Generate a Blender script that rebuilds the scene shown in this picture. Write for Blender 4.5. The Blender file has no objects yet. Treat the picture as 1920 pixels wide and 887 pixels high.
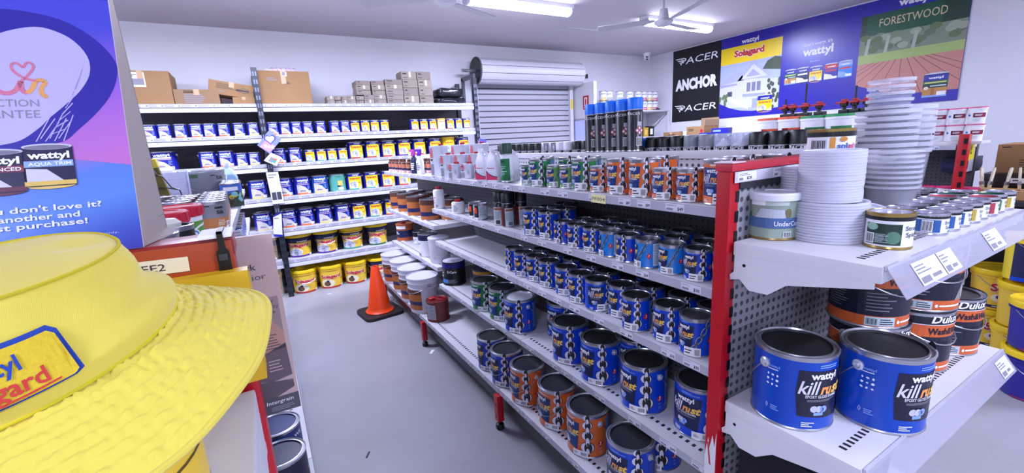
import bpy, bmesh, math, random
from math import sin, cos, pi, radians, sqrt, atan2
from mathutils import Vector, Matrix

random.seed(11)
SC = bpy.context.scene
COL = SC.collection

# ------------------------------------------------------------------ camera
cam = bpy.data.cameras.new('camera')
cam.sensor_fit = 'HORIZONTAL'; cam.sensor_width = 36.0
cam.lens = 36.0 * 814.734 / 1920.0
cam.clip_start = 0.02
camo = bpy.data.objects.new('camera', cam); COL.objects.link(camo)
_a, _b, _c = 0.51695018, 0.21071728, 0.05495848
_f = Vector((sin(_a) * cos(_b), cos(_a) * cos(_b), -sin(_b)))
_r = Vector((cos(_a), -sin(_a), 0)); _d = _f.cross(_r)
_R = cos(_c) * _r + sin(_c) * _d; _D = -sin(_c) * _r + cos(_c) * _d
camo.matrix_world = Matrix(((_R.x, -_D.x, -_f.x, 0), (_R.y, -_D.y, -_f.y, 0), (_R.z, -_D.z, -_f.z, 1.5), (0, 0, 0, 1)))
SC.camera = camo

# ------------------------------------------------------------------ light, exposure
SC.view_settings.view_transform = 'Standard'
SC.view_settings.look = 'None'
SC.view_settings.gamma = 1.0
SC.view_settings.use_curve_mapping = False
SC.view_settings.exposure = 0.0
world = bpy.data.worlds.new('world'); SC.world = world; world.use_nodes = True
world.node_tree.nodes['Background'].inputs[0].default_value = (0.5, 0.5, 0.7, 1)
world.node_tree.nodes['Background'].inputs[1].default_value = 0.05
LAMP_W = 84.0                      # watts of each ceiling batten
LAMP_COL = (0.68, 0.735, 1.0)
LAMP_GLOW = 26.0
BATTENS = [(2.45, 3.88), (4.70, 3.88), (0.1, 3.88), (-2.2, 3.88), (4.90, -.6), (1.5, -1.35), (-1.9, -1.2)]  # first two are seen; the unseen rest are added, placed to balance the light
X0, X1, Y0, Y1, ZC = -3.6, 6.25, -3.0, 5.75, 2.85     # room shell


# ------------------------------------------------------------------ materials
def lin(h):
    h = h.lstrip('#')
    o = []
    for i in (0, 2, 4):
        c = int(h[i:i + 2], 16) / 255
        o.append(c / 12.92 if c <= 0.04045 else ((c + 0.055) / 1.055) ** 2.4)
    return (*o, 1.0)


_M = {}


def mat(h, rough=0.45, metal=0.0, var=0.04, scale=30.0, **kw):
    key = (h, rough, metal, var, scale, tuple(sorted(kw.items())))
    if key in _M:
        return _M[key]
    m = bpy.data.materials.new('paint_' + h.strip('#') + ('_metal' if metal else '')); m.use_nodes = True
    nt = m.node_tree; p = nt.nodes['Principled BSDF']
    c = lin(h)
    tc = nt.nodes.new('ShaderNodeTexCoord'); n = nt.nodes.new('ShaderNodeTexNoise')
    n.inputs['Scale'].default_value = scale; n.inputs['Detail'].default_value = 3
    nt.links.new(tc.outputs['Object'], n.inputs['Vector'])
    mx = nt.nodes.new('ShaderNodeMix'); mx.data_type = 'RGBA'
    mx.inputs[6].default_value = (*[x * (1 - var) for x in c[:3]], 1)
    mx.inputs[7].default_value = (*[min(1, x * (1 + var)) for x in c[:3]], 1)
    nt.links.new(n.outputs['Fac'], mx.inputs[0]); nt.links.new(mx.outputs[2], p.inputs['Base Color'])
    p.inputs['Roughness'].default_value = rough; p.inputs['Metallic'].default_value = metal
    if 'bump' in kw:
        b = nt.nodes.new('ShaderNodeBump'); b.inputs['Strength'].default_value = kw['bump']; b.inputs['Distance'].default_value = kw.get('bd', 0.002)
        nt.links.new(n.outputs['Fac'], b.inputs['Height']); nt.links.new(b.outputs[0], p.inputs['Normal'])
    if 'alpha' in kw:
        p.inputs['Alpha'].default_value = kw['alpha']
    if 'trans' in kw:
        p.inputs['Transmission Weight'].default_value = kw['trans']; p.inputs['IOR'].default_value = 1.15
    if 'emit' in kw:
        p.inputs['Emission Color'].default_value = c; p.inputs['Emission Strength'].default_value = kw['emit']
    _M[key] = m
    return m


def peg_mat(h, hole, pitch, size, ax):
    """pegboard: steel sheet, round holes drawn as dark spots with their inner shade in the colour, ax = the two object axes of the sheet"""
    m = bpy.data.materials.new('pegboard'); m.use_nodes = True
    nt = m.node_tree; p = nt.nodes['Principled BSDF']; L = nt.links.new
    tc = nt.nodes.new('ShaderNodeTexCoord'); sp = nt.nodes.new('ShaderNodeSeparateXYZ'); L(tc.outputs['Object'], sp.inputs[0])

    def mth(op, a, b=None):
        n = nt.nodes.new('ShaderNodeMath'); n.operation = op
        for i, v in enumerate((a, b)):
            if v is None: continue
            if isinstance(v, (int, float)): n.inputs[i].default_value = v
            else: L(v, n.inputs[i])
        return n.outputs[0]
    d = []
    for k in ax:
        f = mth('FRACT', mth('DIVIDE', mth('ADD', sp.outputs['XYZ'.index(k)], 10 * pitch), pitch))
        d.append(mth('POWER', mth('SUBTRACT', f, 0.5), 2.0))
    r = mth('SQRT', mth('ADD', d[0], d[1]))
    hol = mth('LESS_THAN', r, size)  # uncut holes: the dark of their depth is painted
    mx = nt.nodes.new('ShaderNodeMix'); mx.data_type = 'RGBA'
    mx.inputs[6].default_value = lin(h); mx.inputs[7].default_value = lin(hole); L(hol, mx.inputs[0])
    L(mx.outputs[2], p.inputs['Base Color']); p.inputs['Roughness'].default_value = 0.45
    b = nt.nodes.new('ShaderNodeBump'); b.inputs['Strength'].default_value = 0.6; b.inputs['Distance'].default_value = 0.003; b.invert = True
    L(mth('MAXIMUM', mth('SUBTRACT', size * 1.5, r), 0.0), b.inputs['Height']); L(b.outputs[0], p.inputs['Normal'])
    return m


def wear_mat(name, h, stain, scale, rough, amt, spots=False):
    m = bpy.data.materials.new(name); m.use_nodes = True
    nt = m.node_tree; p = nt.nodes['Principled BSDF']; L = nt.links.new
    tc = nt.nodes.new('ShaderNodeTexCoord')
    n = nt.nodes.new('ShaderNodeTexNoise'); n.inputs['Scale'].default_value = scale; n.inputs['Detail'].default_value = 6
    n2 = nt.nodes.new('ShaderNodeTexNoise'); n2.inputs['Scale'].default_value = scale * 9; n2.inputs['Detail'].default_value = 4; n2.inputs['Distortion'].default_value = 2
    L(tc.outputs['Object'], n.inputs['Vector']); L(tc.outputs['Object'], n2.inputs['Vector'])
    r = nt.nodes.new('ShaderNodeValToRGB'); r.color_ramp.elements[0].position = 0.42; r.color_ramp.elements[1].position = 0.72
    r2 = nt.nodes.new('ShaderNodeValToRGB'); r2.color_ramp.elements[0].position = 0.62; r2.color_ramp.elements[1].position = 0.78
    L(n.outputs['Fac'], r.inputs[0]); L(n2.outputs['Fac'], r2.inputs[0])
    ad = nt.nodes.new('ShaderNodeMath'); ad.operation = 'MULTIPLY_ADD'; ad.inputs[1].default_value = amt
    L(r.outputs[0], ad.inputs[0])
    sc = nt.nodes.new('ShaderNodeMath'); sc.operation = 'MULTIPLY'; sc.inputs[1].default_value = amt * 0.8; L(r2.outputs[0], sc.inputs[0]); L(sc.outputs[0], ad.inputs[2])
    mx = nt.nodes.new('ShaderNodeMix'); mx.data_type = 'RGBA'; mx.inputs[6].default_value = lin(h); mx.inputs[7].default_value = lin(stain)
    L(ad.outputs[0], mx.inputs[0]); L(mx.outputs[2], p.inputs['Base Color']); p.inputs['Roughness'].default_value = rough
    return m


WHITE, BLACK, STEEL = mat('#e8e8ec'), mat('#0d0d10', 0.35), mat('#b9bac0', 0.28, 0.9)
RED = mat('#b5101f', 0.35); SHELFW = mat('#d8d7dc', 0.4, var=0.03, scale=8)
STRIP = mat('#b3b1bf', 0.35); PAPER = mat('#f0f0f4', 0.6); INK = mat('#2a2a33', 0.6); GREYINK = mat('#85858f', 0.6)
DARKLID = mat('#3b3b40', 0.42, 0.65, var=0.08); CARD = mat('#99744c', 0.8, var=0.07, scale=12, bump=0.15)
NAVY = mat('#141c4a'); CLEAR = mat('#dfe2f2', 0.35, 0, 0.0, alpha=0.05); FROST = mat('#e6e7f6', 0.3, 0, 0.02, alpha=0.72)


# ------------------------------------------------------------------ mesh builder
class MB:
    def __init__(s):
        s.v = []; s.f = []; s.m = []; s.mats = []

    def mi(s, m):
        if m not in s.mats: s.mats.append(m)
        return s.mats.index(m)

    def add(s, vs, fs, m):
        o = len(s.v); s.v += [tuple(v) for v in vs]; k = s.mi(m)
        for f in fs:
            s.f.append([i + o for i in f]); s.m.append(k)

    def box(s, x0, y0, z0, x1, y1, z1, m, M=None, bev=0):
        if bev:
            bm = bmesh.new(); bmesh.ops.create_cube(bm, size=1)
            for v in bm.verts:
                v.co = Vector(((x0 + x1) / 2 + v.co.x * (x1 - x0), (y0 + y1) / 2 + v.co.y * (y1 - y0), (z0 + z1) / 2 + v.co.z * (z1 - z0)))
            bmesh.ops.bevel(bm, geom=bm.edges[:], offset=bev, segments=2, affect='EDGES', profile=0.7)
            bm.verts.index_update()
            vs = [v.co.copy() for v in bm.verts]; fs = [[v.index for v in f.verts] for f in bm.faces]; bm.free()
        else:
            vs = [Vector(p) for p in ((x0, y0, z0), (x1, y0, z0), (x1, y1, z0), (x0, y1, z0), (x0, y0, z1), (x1, y0, z1), (x1, y1, z1), (x0, y1, z1))]
            fs = [(0, 3, 2, 1), (4, 5, 6, 7), (0, 1, 5, 4), (1, 2, 6, 5), (2, 3, 7, 6), (3, 0, 4, 7)]
        if M: vs = [M @ v for v in vs]
        s.add(vs, fs, m); return s

    def lathe(s, prof, m, n=32, c=(0, 0, 0), mats=None, M=None, arc=None):
        vs = []; full = arc is None
        a0, a1 = (0, 2 * pi) if full else arc
        k = n if full else n + 1
        for r, z in prof:
            for i in range(k):
                a = a0 + (a1 - a0) * i / n
                vs.append(Vector((c[0] + r * cos(a), c[1] + r * sin(a), c[2] + z)))
        if M: vs = [M @ v for v in vs]
        o = len(s.v); s.v += [tuple(v) for v in vs]
        for j in range(len(prof) - 1):
            mm = s.mi(mats[j] if mats else m)
            for i in range(n):
                i2 = (i + 1) % k
                q = [o + j * k + i, o + j * k + i2, o + (j + 1) * k + i2, o + (j + 1) * k + i]
                if prof[j][0] < 1e-6: q = [q[0], q[2], q[3]]
                elif prof[j + 1][0] < 1e-6: q = [q[0], q[1], q[2]]
                s.f.append(q); s.m.append(mm)
        return s

    def tube(s, pts, r, m, n=8, closed=False):
        pts = [Vector(p) for p in pts]; N = len(pts); o = len(s.v); up = None
        rr = r if isinstance(r, (list, tuple)) else [r] * N
        for i, p in enumerate(pts):
            t = (pts[(i + 1) % N] - pts[i - 1]) if closed or 0 < i < N - 1 else (pts[1] - pts[0] if i == 0 else pts[-1] - pts[-2])
            t.normalize()
            if up is None: up = Vector((0, 0, 1)) if abs(t.z) < 0.9 else Vector((1, 0, 0))
            u = (up - t * up.dot(t))
            if u.length < 1e-5: u = t.orthogonal()
            u.normalize(); up = u; w = t.cross(u)
            for k in range(n):
                a = 2 * pi * k / n; s.v.append(tuple(p + rr[i] * (cos(a) * u + sin(a) * w)))
        km = s.mi(m)
        for i in range(N if closed else N - 1):
            for k in range(n):
                a = o + i * n; b = o + ((i + 1) % N) * n
                s.f.append([a + k, a + (k + 1) % n, b + (k + 1) % n, b + k]); s.m.append(km)
        if not closed:
            s.f.append([o + k for k in range(n)][::-1]); s.m.append(km)
            s.f.append([o + (N - 1) * n + k for k in range(n)]); s.m.append(km)
        return s

    def prism(s, pts, h0, h1, m, f):
        """pts 2D outline extruded h0..h1, f(x, y, h) -> 3D"""
        n = len(pts); vs = [f(x, y, h0) for x, y in pts] + [f(x, y, h1) for x, y in pts]
        s.add(vs, [list(range(n))[::-1], list(range(n, 2 * n))] + [(i, (i + 1) % n, n + (i + 1) % n, n + i) for i in range(n)], m); return s

    def build(s, name, parent=None, smooth=35, loc=None):
        me = bpy.data.meshes.new(name); me.from_pydata(s.v, [], s.f)
        for m in s.mats: me.materials.append(m)
        me.polygons.foreach_set('material_index', s.m)
        bm = bmesh.new(); bm.from_mesh(me); bmesh.ops.recalc_face_normals(bm, faces=bm.faces); bm.to_mesh(me); bm.free()
        if smooth:
            me.polygons.foreach_set('use_smooth', [True] * len(me.polygons)); me.set_sharp_from_angle(angle=radians(smooth))
        o = bpy.data.objects.new(name, me); COL.objects.link(o)
        if parent: o.parent = parent
        if loc: o.location = loc
        return o


# ------------------------------------------------------------------ flat artwork wrapped on a surface
_TX = {}


def text_mesh(t, bold, shear, fit=True):
    k = (t, bold, shear)
    if k not in _TX:
        c = bpy.data.curves.new('lettering', 'FONT'); c.body = t; c.size = 1; c.resolution_u = 2; c.offset = bold; c.shear = shear; c.fill_mode = 'FRONT'
        o = bpy.data.objects.new('lettering', c); me = bpy.data.meshes.new_from_object(o)
        vs = [tuple(v.co[:2]) for v in me.vertices]; fs = [list(p.vertices) for p in me.polygons]
        bpy.data.objects.remove(o); bpy.data.curves.remove(c); bpy.data.meshes.remove(me)
        xs = [v[0] for v in vs] or [0, 1]; ys = [v[1] for v in vs] or [0, 1]
        _TX[k] = (vs, fs, min(xs), max(xs), min(ys), max(ys))
    return _TX[k]


class Art:
    def __init__(s, su=1.0, sv=1.0):
        s.bm = bmesh.new(); s.mats = []; s.su = su; s.sv = sv; s.n = 0

    def _face(s, pts, m, l):
        if m not in s.mats: s.mats.append(m)
        try:
            f = s.bm.faces.new([s.bm.verts.new((x * s.su, y * s.sv, l)) for x, y in pts]); f.material_index = s.mats.index(m)
        except ValueError: pass

    def poly(s, pts, m, l=1):
        s._face(pts, m, l); return s

    def rect(s, x0, y0, x1, y1, m, l=1):
        return s.poly([(x0, y0), (x1, y0), (x1, y1), (x0, y1)], m, l)

    def ell(s, x, y, rx, ry, m, l=1, n=18, a0=0, a1=2 * pi, rot=0):
        full = a1 - a0 > 6.28
        P = [(rx * cos(a0 + (a1 - a0) * i / n), ry * sin(a0 + (a1 - a0) * i / n)) for i in range(n if full else n + 1)]
        return s.poly([(x + px * cos(rot) - py * sin(rot), y + px * sin(rot) + py * cos(rot)) for px, py in P], m, l)

    def ring(s, x, y, rx, ry, t, m, l=1, n=18, rot=0, a0=0, a1=2 * pi):
        for i in range(n):
            q = []
            for a, k in ((i, 1), (i + 1, 1), (i + 1, 0), (i, 0)):
                b = a0 + (a1 - a0) * a / n; px, py = (rx - t * (1 - k)) * cos(b), (ry - t * (1 - k)) * sin(b)
                q.append((x + px * cos(rot) - py * sin(rot), y + px * sin(rot) + py * cos(rot)))
            s.poly(q, m, l)
        return s

    def line(s, pts, w, m, l=1):
        for (x0, y0), (x1, y1) in zip(pts, pts[1:]):
            d = sqrt((x1 - x0) ** 2 + (y1 - y0) ** 2) or 1; nx, ny = -(y1 - y0) / d * w / 2, (x1 - x0) / d * w / 2
            s.poly([(x0 - nx, y0 - ny), (x1 - nx, y1 - ny), (x1 + nx, y1 + ny), (x0 + nx, y0 + ny)], m, l)
        return s

    def text(s, t, x0, x1, y0, h, m, l=2, bold=0.012, shear=0.0, rot=0, n=1):
        """lettering fitted between x0 and x1, standing on y0, capital height h"""
        vs, fs, a, b, c, d = text_mesh(t, bold, shear)
        kx = (x1 - x0) / max(1e-6, b - a); ky = h / 0.73
        for f in fs:
            P = []
            for i in f:
                x, y = (vs[i][0] - a) * kx, vs[i][1] * ky
                P.append((x0 + x * cos(rot) - y * sin(rot), y0 + x * sin(rot) + y * cos(rot)))
            s._face(P, m, l)
        return s

    def greek(s, x0, x1, y0, y1, n, m, l=2, w=0.5):
        """a block of print too small to read"""
        p = (y1 - y0) / n
        for i in range(n):
            s.rect(x0, y1 - (i + 1) * p + p * (1 - w) / 2, x0 + (x1 - x0) * (0.55 + 0.45 * random.random()), y1 - i * p - p * (1 - w) / 2, m, l)
        return s

    def barcode(s, x0, x1, y0, y1, l=3, bg=True):
        if bg: s.rect(x0, y0, x1, y1, PAPER, l - 1)
        n = 9; p = (x1 - x0) / (n + 1)
        for i in range(n):
            s.rect(x0 + p * (i + 0.6), y0 + (y1 - y0) * .08, x0 + p * (i + 0.6 + (0.35, 0.6, 0.45)[i % 3]), y1 - (y1 - y0) * .08, INK, l)
        return s

    def clip(s, x0, x1, y0, y1):
        for co, no in (((x0, 0, 0), (-1, 0, 0)), ((x1, 0, 0), (1, 0, 0)), ((0, y0, 0), (0, -1, 0)), ((0, y1, 0), (0, 1, 0))):
            bmesh.ops.bisect_plane(s.bm, geom=s.bm.verts[:] + s.bm.edges[:] + s.bm.faces[:], plane_co=co, plane_no=no, clear_outer=True)
        return s

    def build(s, name, fn, parent=None, cut=None, eps=0.0004):
        bm = s.bm
        bmesh.ops.triangulate(bm, faces=[f for f in bm.faces if len(f.verts) > 4])
        if cut and bm.verts:
            xs = [v.co.x for v in bm.verts]; x = math.floor(min(xs) / cut) * cut + cut
            while x < max(xs):
                bmesh.ops.bisect_plane(bm, geom=bm.verts[:] + bm.edges[:] + bm.faces[:], plane_co=(x, 0, 0), plane_no=(1, 0, 0)); x += cut
        for v in bm.verts: v.co = Vector(fn(v.co.x, v.co.y, v.co.z * eps))
        me = bpy.data.meshes.new(name); bm.to_mesh(me); bm.free()
        for m in s.mats: me.materials.append(m)
        o = bpy.data.objects.new(name, me); COL.objects.link(o)
        if parent: o.parent = parent
        return o


def on_cyl(r, r2=None, h=1.0):
    r2 = r if r2 is None else r2
    def f(x, y, l):
        R = r + (r2 - r) * y / h + 0.0005 + l
        return (R * sin(x / r), -R * cos(x / r), y)
    return f


def on_plane(o, u, v):
    o, u, v = Vector(o), Vector(u).normalized(), Vector(v).normalized(); n = u.cross(v)
    return lambda x, y, l: o + u * x + v * y + n * (0.0003 + l)


# ------------------------------------------------------------------ things
def tag(o, label=None, cat=None, group=None, kind=None):
    if label: o['label'] = label
    if cat: o['category'] = cat
    if group: o['group'] = group
    if kind: o['kind'] = kind
    return o


def thing(name, loc=(0, 0, 0), rz=0.0):
    o = bpy.data.objects.new(name, None); COL.objects.link(o); o.empty_display_size = 0.05
    o.location = loc; o.rotation_euler = (0, 0, rz)
    return o


def dup(root):
    r = root.copy(); COL.objects.link(r)
    for ch in list(root.children):
        c = ch.copy(); COL.objects.link(c); c.parent = r
        for g in list(ch.children):
            d = g.copy(); COL.objects.link(d); d.parent = c
    return r


_T = {}; _USED = set()


def put(key, loc, rz, label, cat, group=None, name=None):
    """one more of a kind: the first is the one built, the others are copies with their parts"""
    root = _T[key]
    o = root if key not in _USED else dup(root)
    _USED.add(key)
    o.location = loc; o.rotation_euler = (0, 0, rz)
    if 'group' in o: del o['group']
    return tag(o, label, cat, group)


def struct(name, mb, smooth=None):
    return tag(mb.build(name, smooth=smooth), kind='structure')


ORD = ['first', 'second', 'third', 'fourth', 'fifth', 'sixth', 'seventh', 'eighth', 'ninth', 'tenth', 'eleventh', 'twelfth', 'thirteenth', 'fourteenth', 'fifteenth', 'sixteenth', 'seventeenth', 'eighteenth', 'nineteenth', 'twentieth', 'twenty-first', 'twenty-second', 'twenty-third', 'twenty-fourth', 'twenty-fifth', 'twenty-sixth', 'twenty-seventh']
FACE_AISLE = -pi / 2          # label towards -x
FACE_US = 0.0                 # label towards -y

# ================================================================== the room
FLOOR = wear_mat('floor_paint', '#a3a2aa', '#85827f', 1.3, 0.42, 0.4)
WALLM = wear_mat('wall_paint', '#dcdbe2', '#cfced8', 0.8, 0.6, 0.35)
CEILM = mat('#c4bcc2', 0.7, var=0.03, scale=0.8)
T = 0.1
struct('floor', MB().box(X0 - T, Y0 - T, -T, X1 + T, Y1 + T, 0, FLOOR))
struct('ceiling', MB().box(X0 - T, Y0 - T, ZC, X1 + T, Y1 + T, ZC + T, CEILM))
struct('wall_back', MB().box(X0 - T, Y1, 0, X1 + T, Y1 + T, ZC, WALLM))
struct('wall_front', MB().box(X0 - T, Y0 - T, 0, X1 + T, Y0, ZC, WALLM))
struct('wall_left', MB().box(X0 - T, Y0, 0, X0, Y1, ZC, WALLM))
struct('wall_right', MB().box(X1, Y0, 0, X1 + T, Y1, ZC, WALLM))
struct('wall_partition', MB().box(4.50, 5.22, 0, 4.56, Y1, 2.34, mat('#d3d2d8', 0.5)))
hatch = MB()
for q in ((3.5, 4.56, 4.15, 4.575), (3.5, 4.56, 3.515, 4.95)): hatch.box(q[0], q[1], ZC - 0.004, q[2], q[3], ZC, mat('#cfcbd4'))
struct('trim_1', hatch)


# ceiling battens: housing, diffuser, end caps and their light
def batten(x, y, label):
    t = thing('ceiling_light', (x, y, ZC))
    MB().box(-.60, -.06, -.035, .60, .06, -.001, WHITE).build('housing', t)
    P = [(-.055, -.035), (-.062, -.06), (-.05, -.085), (-.02, -.098), (.02, -.098), (.05, -.085), (.062, -.06), (.055, -.035)]
    MB().prism(P, -.57, .57, mat('#e3e7ff', 0.5, emit=LAMP_GLOW), lambda a, b, h: (h, a, b)).build('diffuser', t)
    for s in (-1, 1): MB().prism([(a * 1.05, b * 1.02) for a, b in P], s * .57, s * .595, mat('#c9c9d2'), lambda a, b, h: (h, a, b)).build('end_cap', t)
    L = bpy.data.lights.new('lamp', 'AREA'); L.shape = 'RECTANGLE'; L.size = 1.1; L.size_y = 0.14; L.energy = LAMP_W; L.color = LAMP_COL
    lo = bpy.data.objects.new('lamp', L); COL.objects.link(lo); lo.parent = t; lo.location = (0, 0, -.104)
    return tag(t, label, 'ceiling light', 'fluorescent ceiling lights')


for i, (x, y) in enumerate(BATTENS):
    batten(x, y, ['glowing fluorescent batten on the ceiling before the roller door', 'glowing fluorescent batten behind the ceiling fan near the wall posters'][i] if i < 2 else 'fluorescent batten on the ceiling, %s of those added out of sight' % ORD[i - 2])


def fan(x, y, rz, label):
    t = thing('ceiling_fan', (x, y, ZC), rz); w = mat('#c7c5cc', 0.4)
    MB().lathe([(0, 0), (.065, 0), (.065, -.03), (.03, -.05), (0, -.05)], w).build('canopy', t)
    MB().tube([(0, 0, -.04), (0, 0, -.18)], .011, w).build('rod', t)
    MB().lathe([(0, -.14), (.035, -.15), (.045, -.2), (.05, -.24), (.085, -.255), (.09, -.275), (.06, -.30), (0, -.305)], w).build('motor', t)
    for k in range(3):
        a = 2 * pi * k / 3; M = Matrix.Rotation(a, 4, 'Z') @ Matrix.Rotation(radians(9), 4, 'X')
        b = MB().prism([(.08, -.018), (.17, -.05), (.62, -.065), (.64, 0), (.62, .065), (.17, .05), (.08, .018)], -.262, -.256, mat('#b3b0b8', 0.5), lambda p, q, h: M @ Vector((p, q, h)))
        b.build('blade', t)
    return tag(t, label, 'ceiling fan', 'ceiling fans')


fan(3.66, 3.2, .15, 'white three-blade ceiling fan hanging before the batten by the posters')
fan(1.42, 3.32, 2.55, 'white three-blade ceiling fan with its blades towards the roller door batten')
t = thing('security_camera', (5.9, 5.5, ZC))
MB().lathe([(0, 0), (.06, 0), (.06, -.02), (.05, -.04)], WHITE).build('base', t)
MB().lathe([(.048, -.03), (.055, -.07), (.04, -.105), (0, -.118)], WHITE).build('dome', t)
MB().lathe([(0, 0), (.018, 0), (.02, .012), (0, .014)], BLACK, M=Matrix.Translation((-.035, -.04, -.06)) @ Matrix.Rotation(radians(-130), 4, Vector((.8, -.6, 0)))).build('lens', t)
MB().lathe([(0, 0), (.018, 0), (.02, .012), (0, .014)], BLACK, M=Matrix.Translation((-.03, -.035, -.095)) @ Matrix.Rotation(radians(-140), 4, Vector((.8, -.6, 0)))).build('lens', t)
tag(t, 'small white dome security camera on the ceiling in the corner', 'security camera')

# roller door
t = thing('roller_door', (0, 0, 0)); g = mat('#a3a2ac', 0.4); gd = mat('#5f5f6b', 0.45); gl = mat('#cfced6', 0.35)
cu = MB(); z = 0.02
while z < 2.32:
    h = .078
    cu.add([(2.80, 5.70, z), (4.40, 5.70, z), (4.40, 5.70, z + h * .8), (2.80, 5.70, z + h * .8), (2.80, 5.712, z + h * .86), (4.40, 5.712, z + h * .86), (2.80, 5.712, z + h), (4.40, 5.712, z + h)],
           [(0, 1, 2, 3)], g)
    cu.add([(2.80, 5.70, z + h * .8), (4.40, 5.70, z + h * .8), (4.40, 5.714, z + h * .87), (2.80, 5.714, z + h * .87), (4.40, 5.714, z + h * .94), (2.80, 5.714, z + h * .94), (4.40, 5.70, z + h), (2.80, 5.70, z + h)],
           [(0, 1, 2, 3), (3, 2, 4, 5), (5, 4, 6, 7)], gd)
    z += h
cu.build('curtain', t, smooth=0)
for x in (2.74, 4.40): MB().box(x, 5.66, 0, x + .06, 5.749, 2.33, gl).build('guide_rail', t)
dr = MB(); N = 40
SEG = 11
for k in range(SEG):
    a0 = 2 * pi * k / SEG; P = [(.170 * cos(a0 + 2 * pi / SEG * f), .170 * sin(a0 + 2 * pi / SEG * f)) for f in (0, .2, .4, .6, .8, .93)]
    G = [P[-1], (.163 * cos(a0 + 2 * pi / SEG * .965), .163 * sin(a0 + 2 * pi / SEG * .965)), (.170 * cos(a0 + 2 * pi / SEG), .170 * sin(a0 + 2 * pi / SEG))]
    for q, mm in ((P, gl), (G, gd)):
        n_ = len(q); dr.add([(h, 5.53 + c[0], 2.475 + c[1]) for h in (2.73, 4.47) for c in q], [(i, i + 1, n_ + i + 1, n_ + i) for i in range(n_ - 1)], mm)
dr.lathe([(0, 0), (.165, 0)], gl, 40, M=Matrix.Translation((4.468, 5.53, 2.475)) @ Matrix.Rotation(pi / 2, 4, 'Y'))
dr.build('drum', t, smooth=30)
MB().lathe([(.172, -.012), (.178, 0), (.172, .012), (.16, 0), (.172, -.012)], mat('#4c4a52', 0.5), M=Matrix.Translation((2.73, 5.53, 2.475)) @ Matrix.Rotation(pi / 2, 4, 'Y')).build('drum_rim', t)
MB().lathe([(0, 0), (.155, 0), (.155, .004), (0, .004)], BLACK, M=Matrix.Translation((2.724, 5.53, 2.475)) @ Matrix.Rotation(pi / 2, 4, 'Y')).build('drum_end', t)
MB().tube([(2.52, 5.53, 2.475), (2.74, 5.53, 2.475)], .02, STEEL).build('axle', t)
br = MB().box(2.60, 5.36, 2.36, 2.63, 5.749, 2.41, mat('#55545e')); br.box(2.60, 5.70, 2.0, 2.63, 5.749, 2.40, mat('#55545e')); br.build('bracket', t)
MB().box(4.49, 5.38, 2.40, 4.53, 5.42, 2.46, BLACK).build('latch_box', t)
MB().box(4.41, 5.655, 1.98, 4.45, 5.66, 2.12, mat('#e0c81e')).build('yellow_tag', t)
tag(t, 'grey steel roller door with its rolled drum above, on the end wall', 'roller door')

# fire sign and notice window on the partition
t = thing('fire_sign', (4.499, 5.40, 2.05))
MB().box(-.004, -.065, -.10, 0, .065, .10, mat('#b3182a')).build('panel', t)
a = Art(); a.rect(-.032, -.055, .032, .075, PAPER, 1).poly([(-.014, -.045), (.014, -.045), (.016, .045), (-.016, .045)], mat('#b3182a'), 2).poly([(-.006, .045), (.006, .045), (.018, .062), (-.02, .06)], mat('#b3182a'), 2).greek(-.04, .04, -.085, -.065, 2, PAPER, 1)
a.build('symbol', on_plane((-.004, 0, 0), (0, -1, 0), (0, 0, 1)), t)
tag(t, 'small red fire extinguisher sign on the pale partition beside the roller door', 'sign')
t = thing('notice_board', (4.499, 5.50, 1.60)); w = mat('#9c9aa8')
MB().box(-.012, -.20, -.22, 0, .20, .22, w).build('frame', t)
MB().box(-.014, -.17, -.19, -.011, .17, .19, mat('#c3c8f4')).build('sheet', t)
tag(t, 'pale blue sheet in a grey frame low on the partition', 'notice board')

# ------------------------------------------------------------------ wall posters
PB = mat('#2a22a0', 0.3); PBD = mat('#241d8a', 0.3); YEL = mat('#f2cf1c', 0.35); REDT = mat('#c2202c', 0.4); DKB = mat('#141318', 0.35)
SKY = mat('#aab4dd', 0.4); HSE = mat('#c9cade', 0.4); HSD = mat('#9d9fb8', 0.4); ROOF = mat('#a9abc4', 0.4); LEAF = mat('#3c4a33', 0.5); LEAF2 = mat('#63754e', 0.5)
GREEN = mat('#12703f', 0.35); DKGREEN = mat('#123a2a', 0.35); ORANGE = mat('#e2692a', 0.4); CREAM = mat('#e6dcc0', 0.5); LBLUE = mat('#86a6e6', 0.4); PINK = mat('#d88a92', 0.45); PURPLE = mat('#5a2a96', 0.4); TEAL = mat('#3f9c94', 0.4); SILVER = mat('#c6c6d2', 0.35); GOLD = mat('#f2c95a', 0.4); BLUE = mat('#0440c0', 0.3); BLUE2 = mat('#1a7fd6', 0.32); BLUEW = mat('#1f2496', 0.32); PALE = mat('#bfd0d6', 0.5)


def house(A, x0, y0, w, h, l=2, W=HSE, D=HSD, R=ROOF):
    P = lambda pts, m, k: A.poly([(x0 + w * a, y0 + h * b) for a, b in pts], m, l + k)
    P([(0, .08), (.95, .0), (.95, .55), (.42, .62), (0, .58)], W, 0)
    P([(-.02, .56), (.2, .76), (.36, .82), (.40, .6)], R, 1); P([(.30, .60), (.55, .98), (.86, .62)], R, 1)
    P([(.36, .62), (.55, .90), (.78, .63)], W, 2); P([(.44, .66), (.55, .80), (.67, .66)], D, 3)
    P([(.02, .50), (.30, .52), (.30, .56), (0, .56)], D, 2)
    for a in (.46, .54, .62): P([(a, .36), (a + .06, .36), (a + .06, .54), (a, .54)], mat('#77798f', .4), 3)
    P([(.40, .26), (.76, .24), (.76, .30), (.40, .32)], D, 3)
    P([(.14, .30), (.22, .30), (.22, .40), (.14, .40)], mat('#4a4a5c', .4), 3)
    P([(.10, .26), (.50, .0), (.50, .10), (.10, .34)], PAPER, 3); P([(.56, .02), (.70, .01), (.70, .20), (.56, .21)], D, 3)


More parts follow.
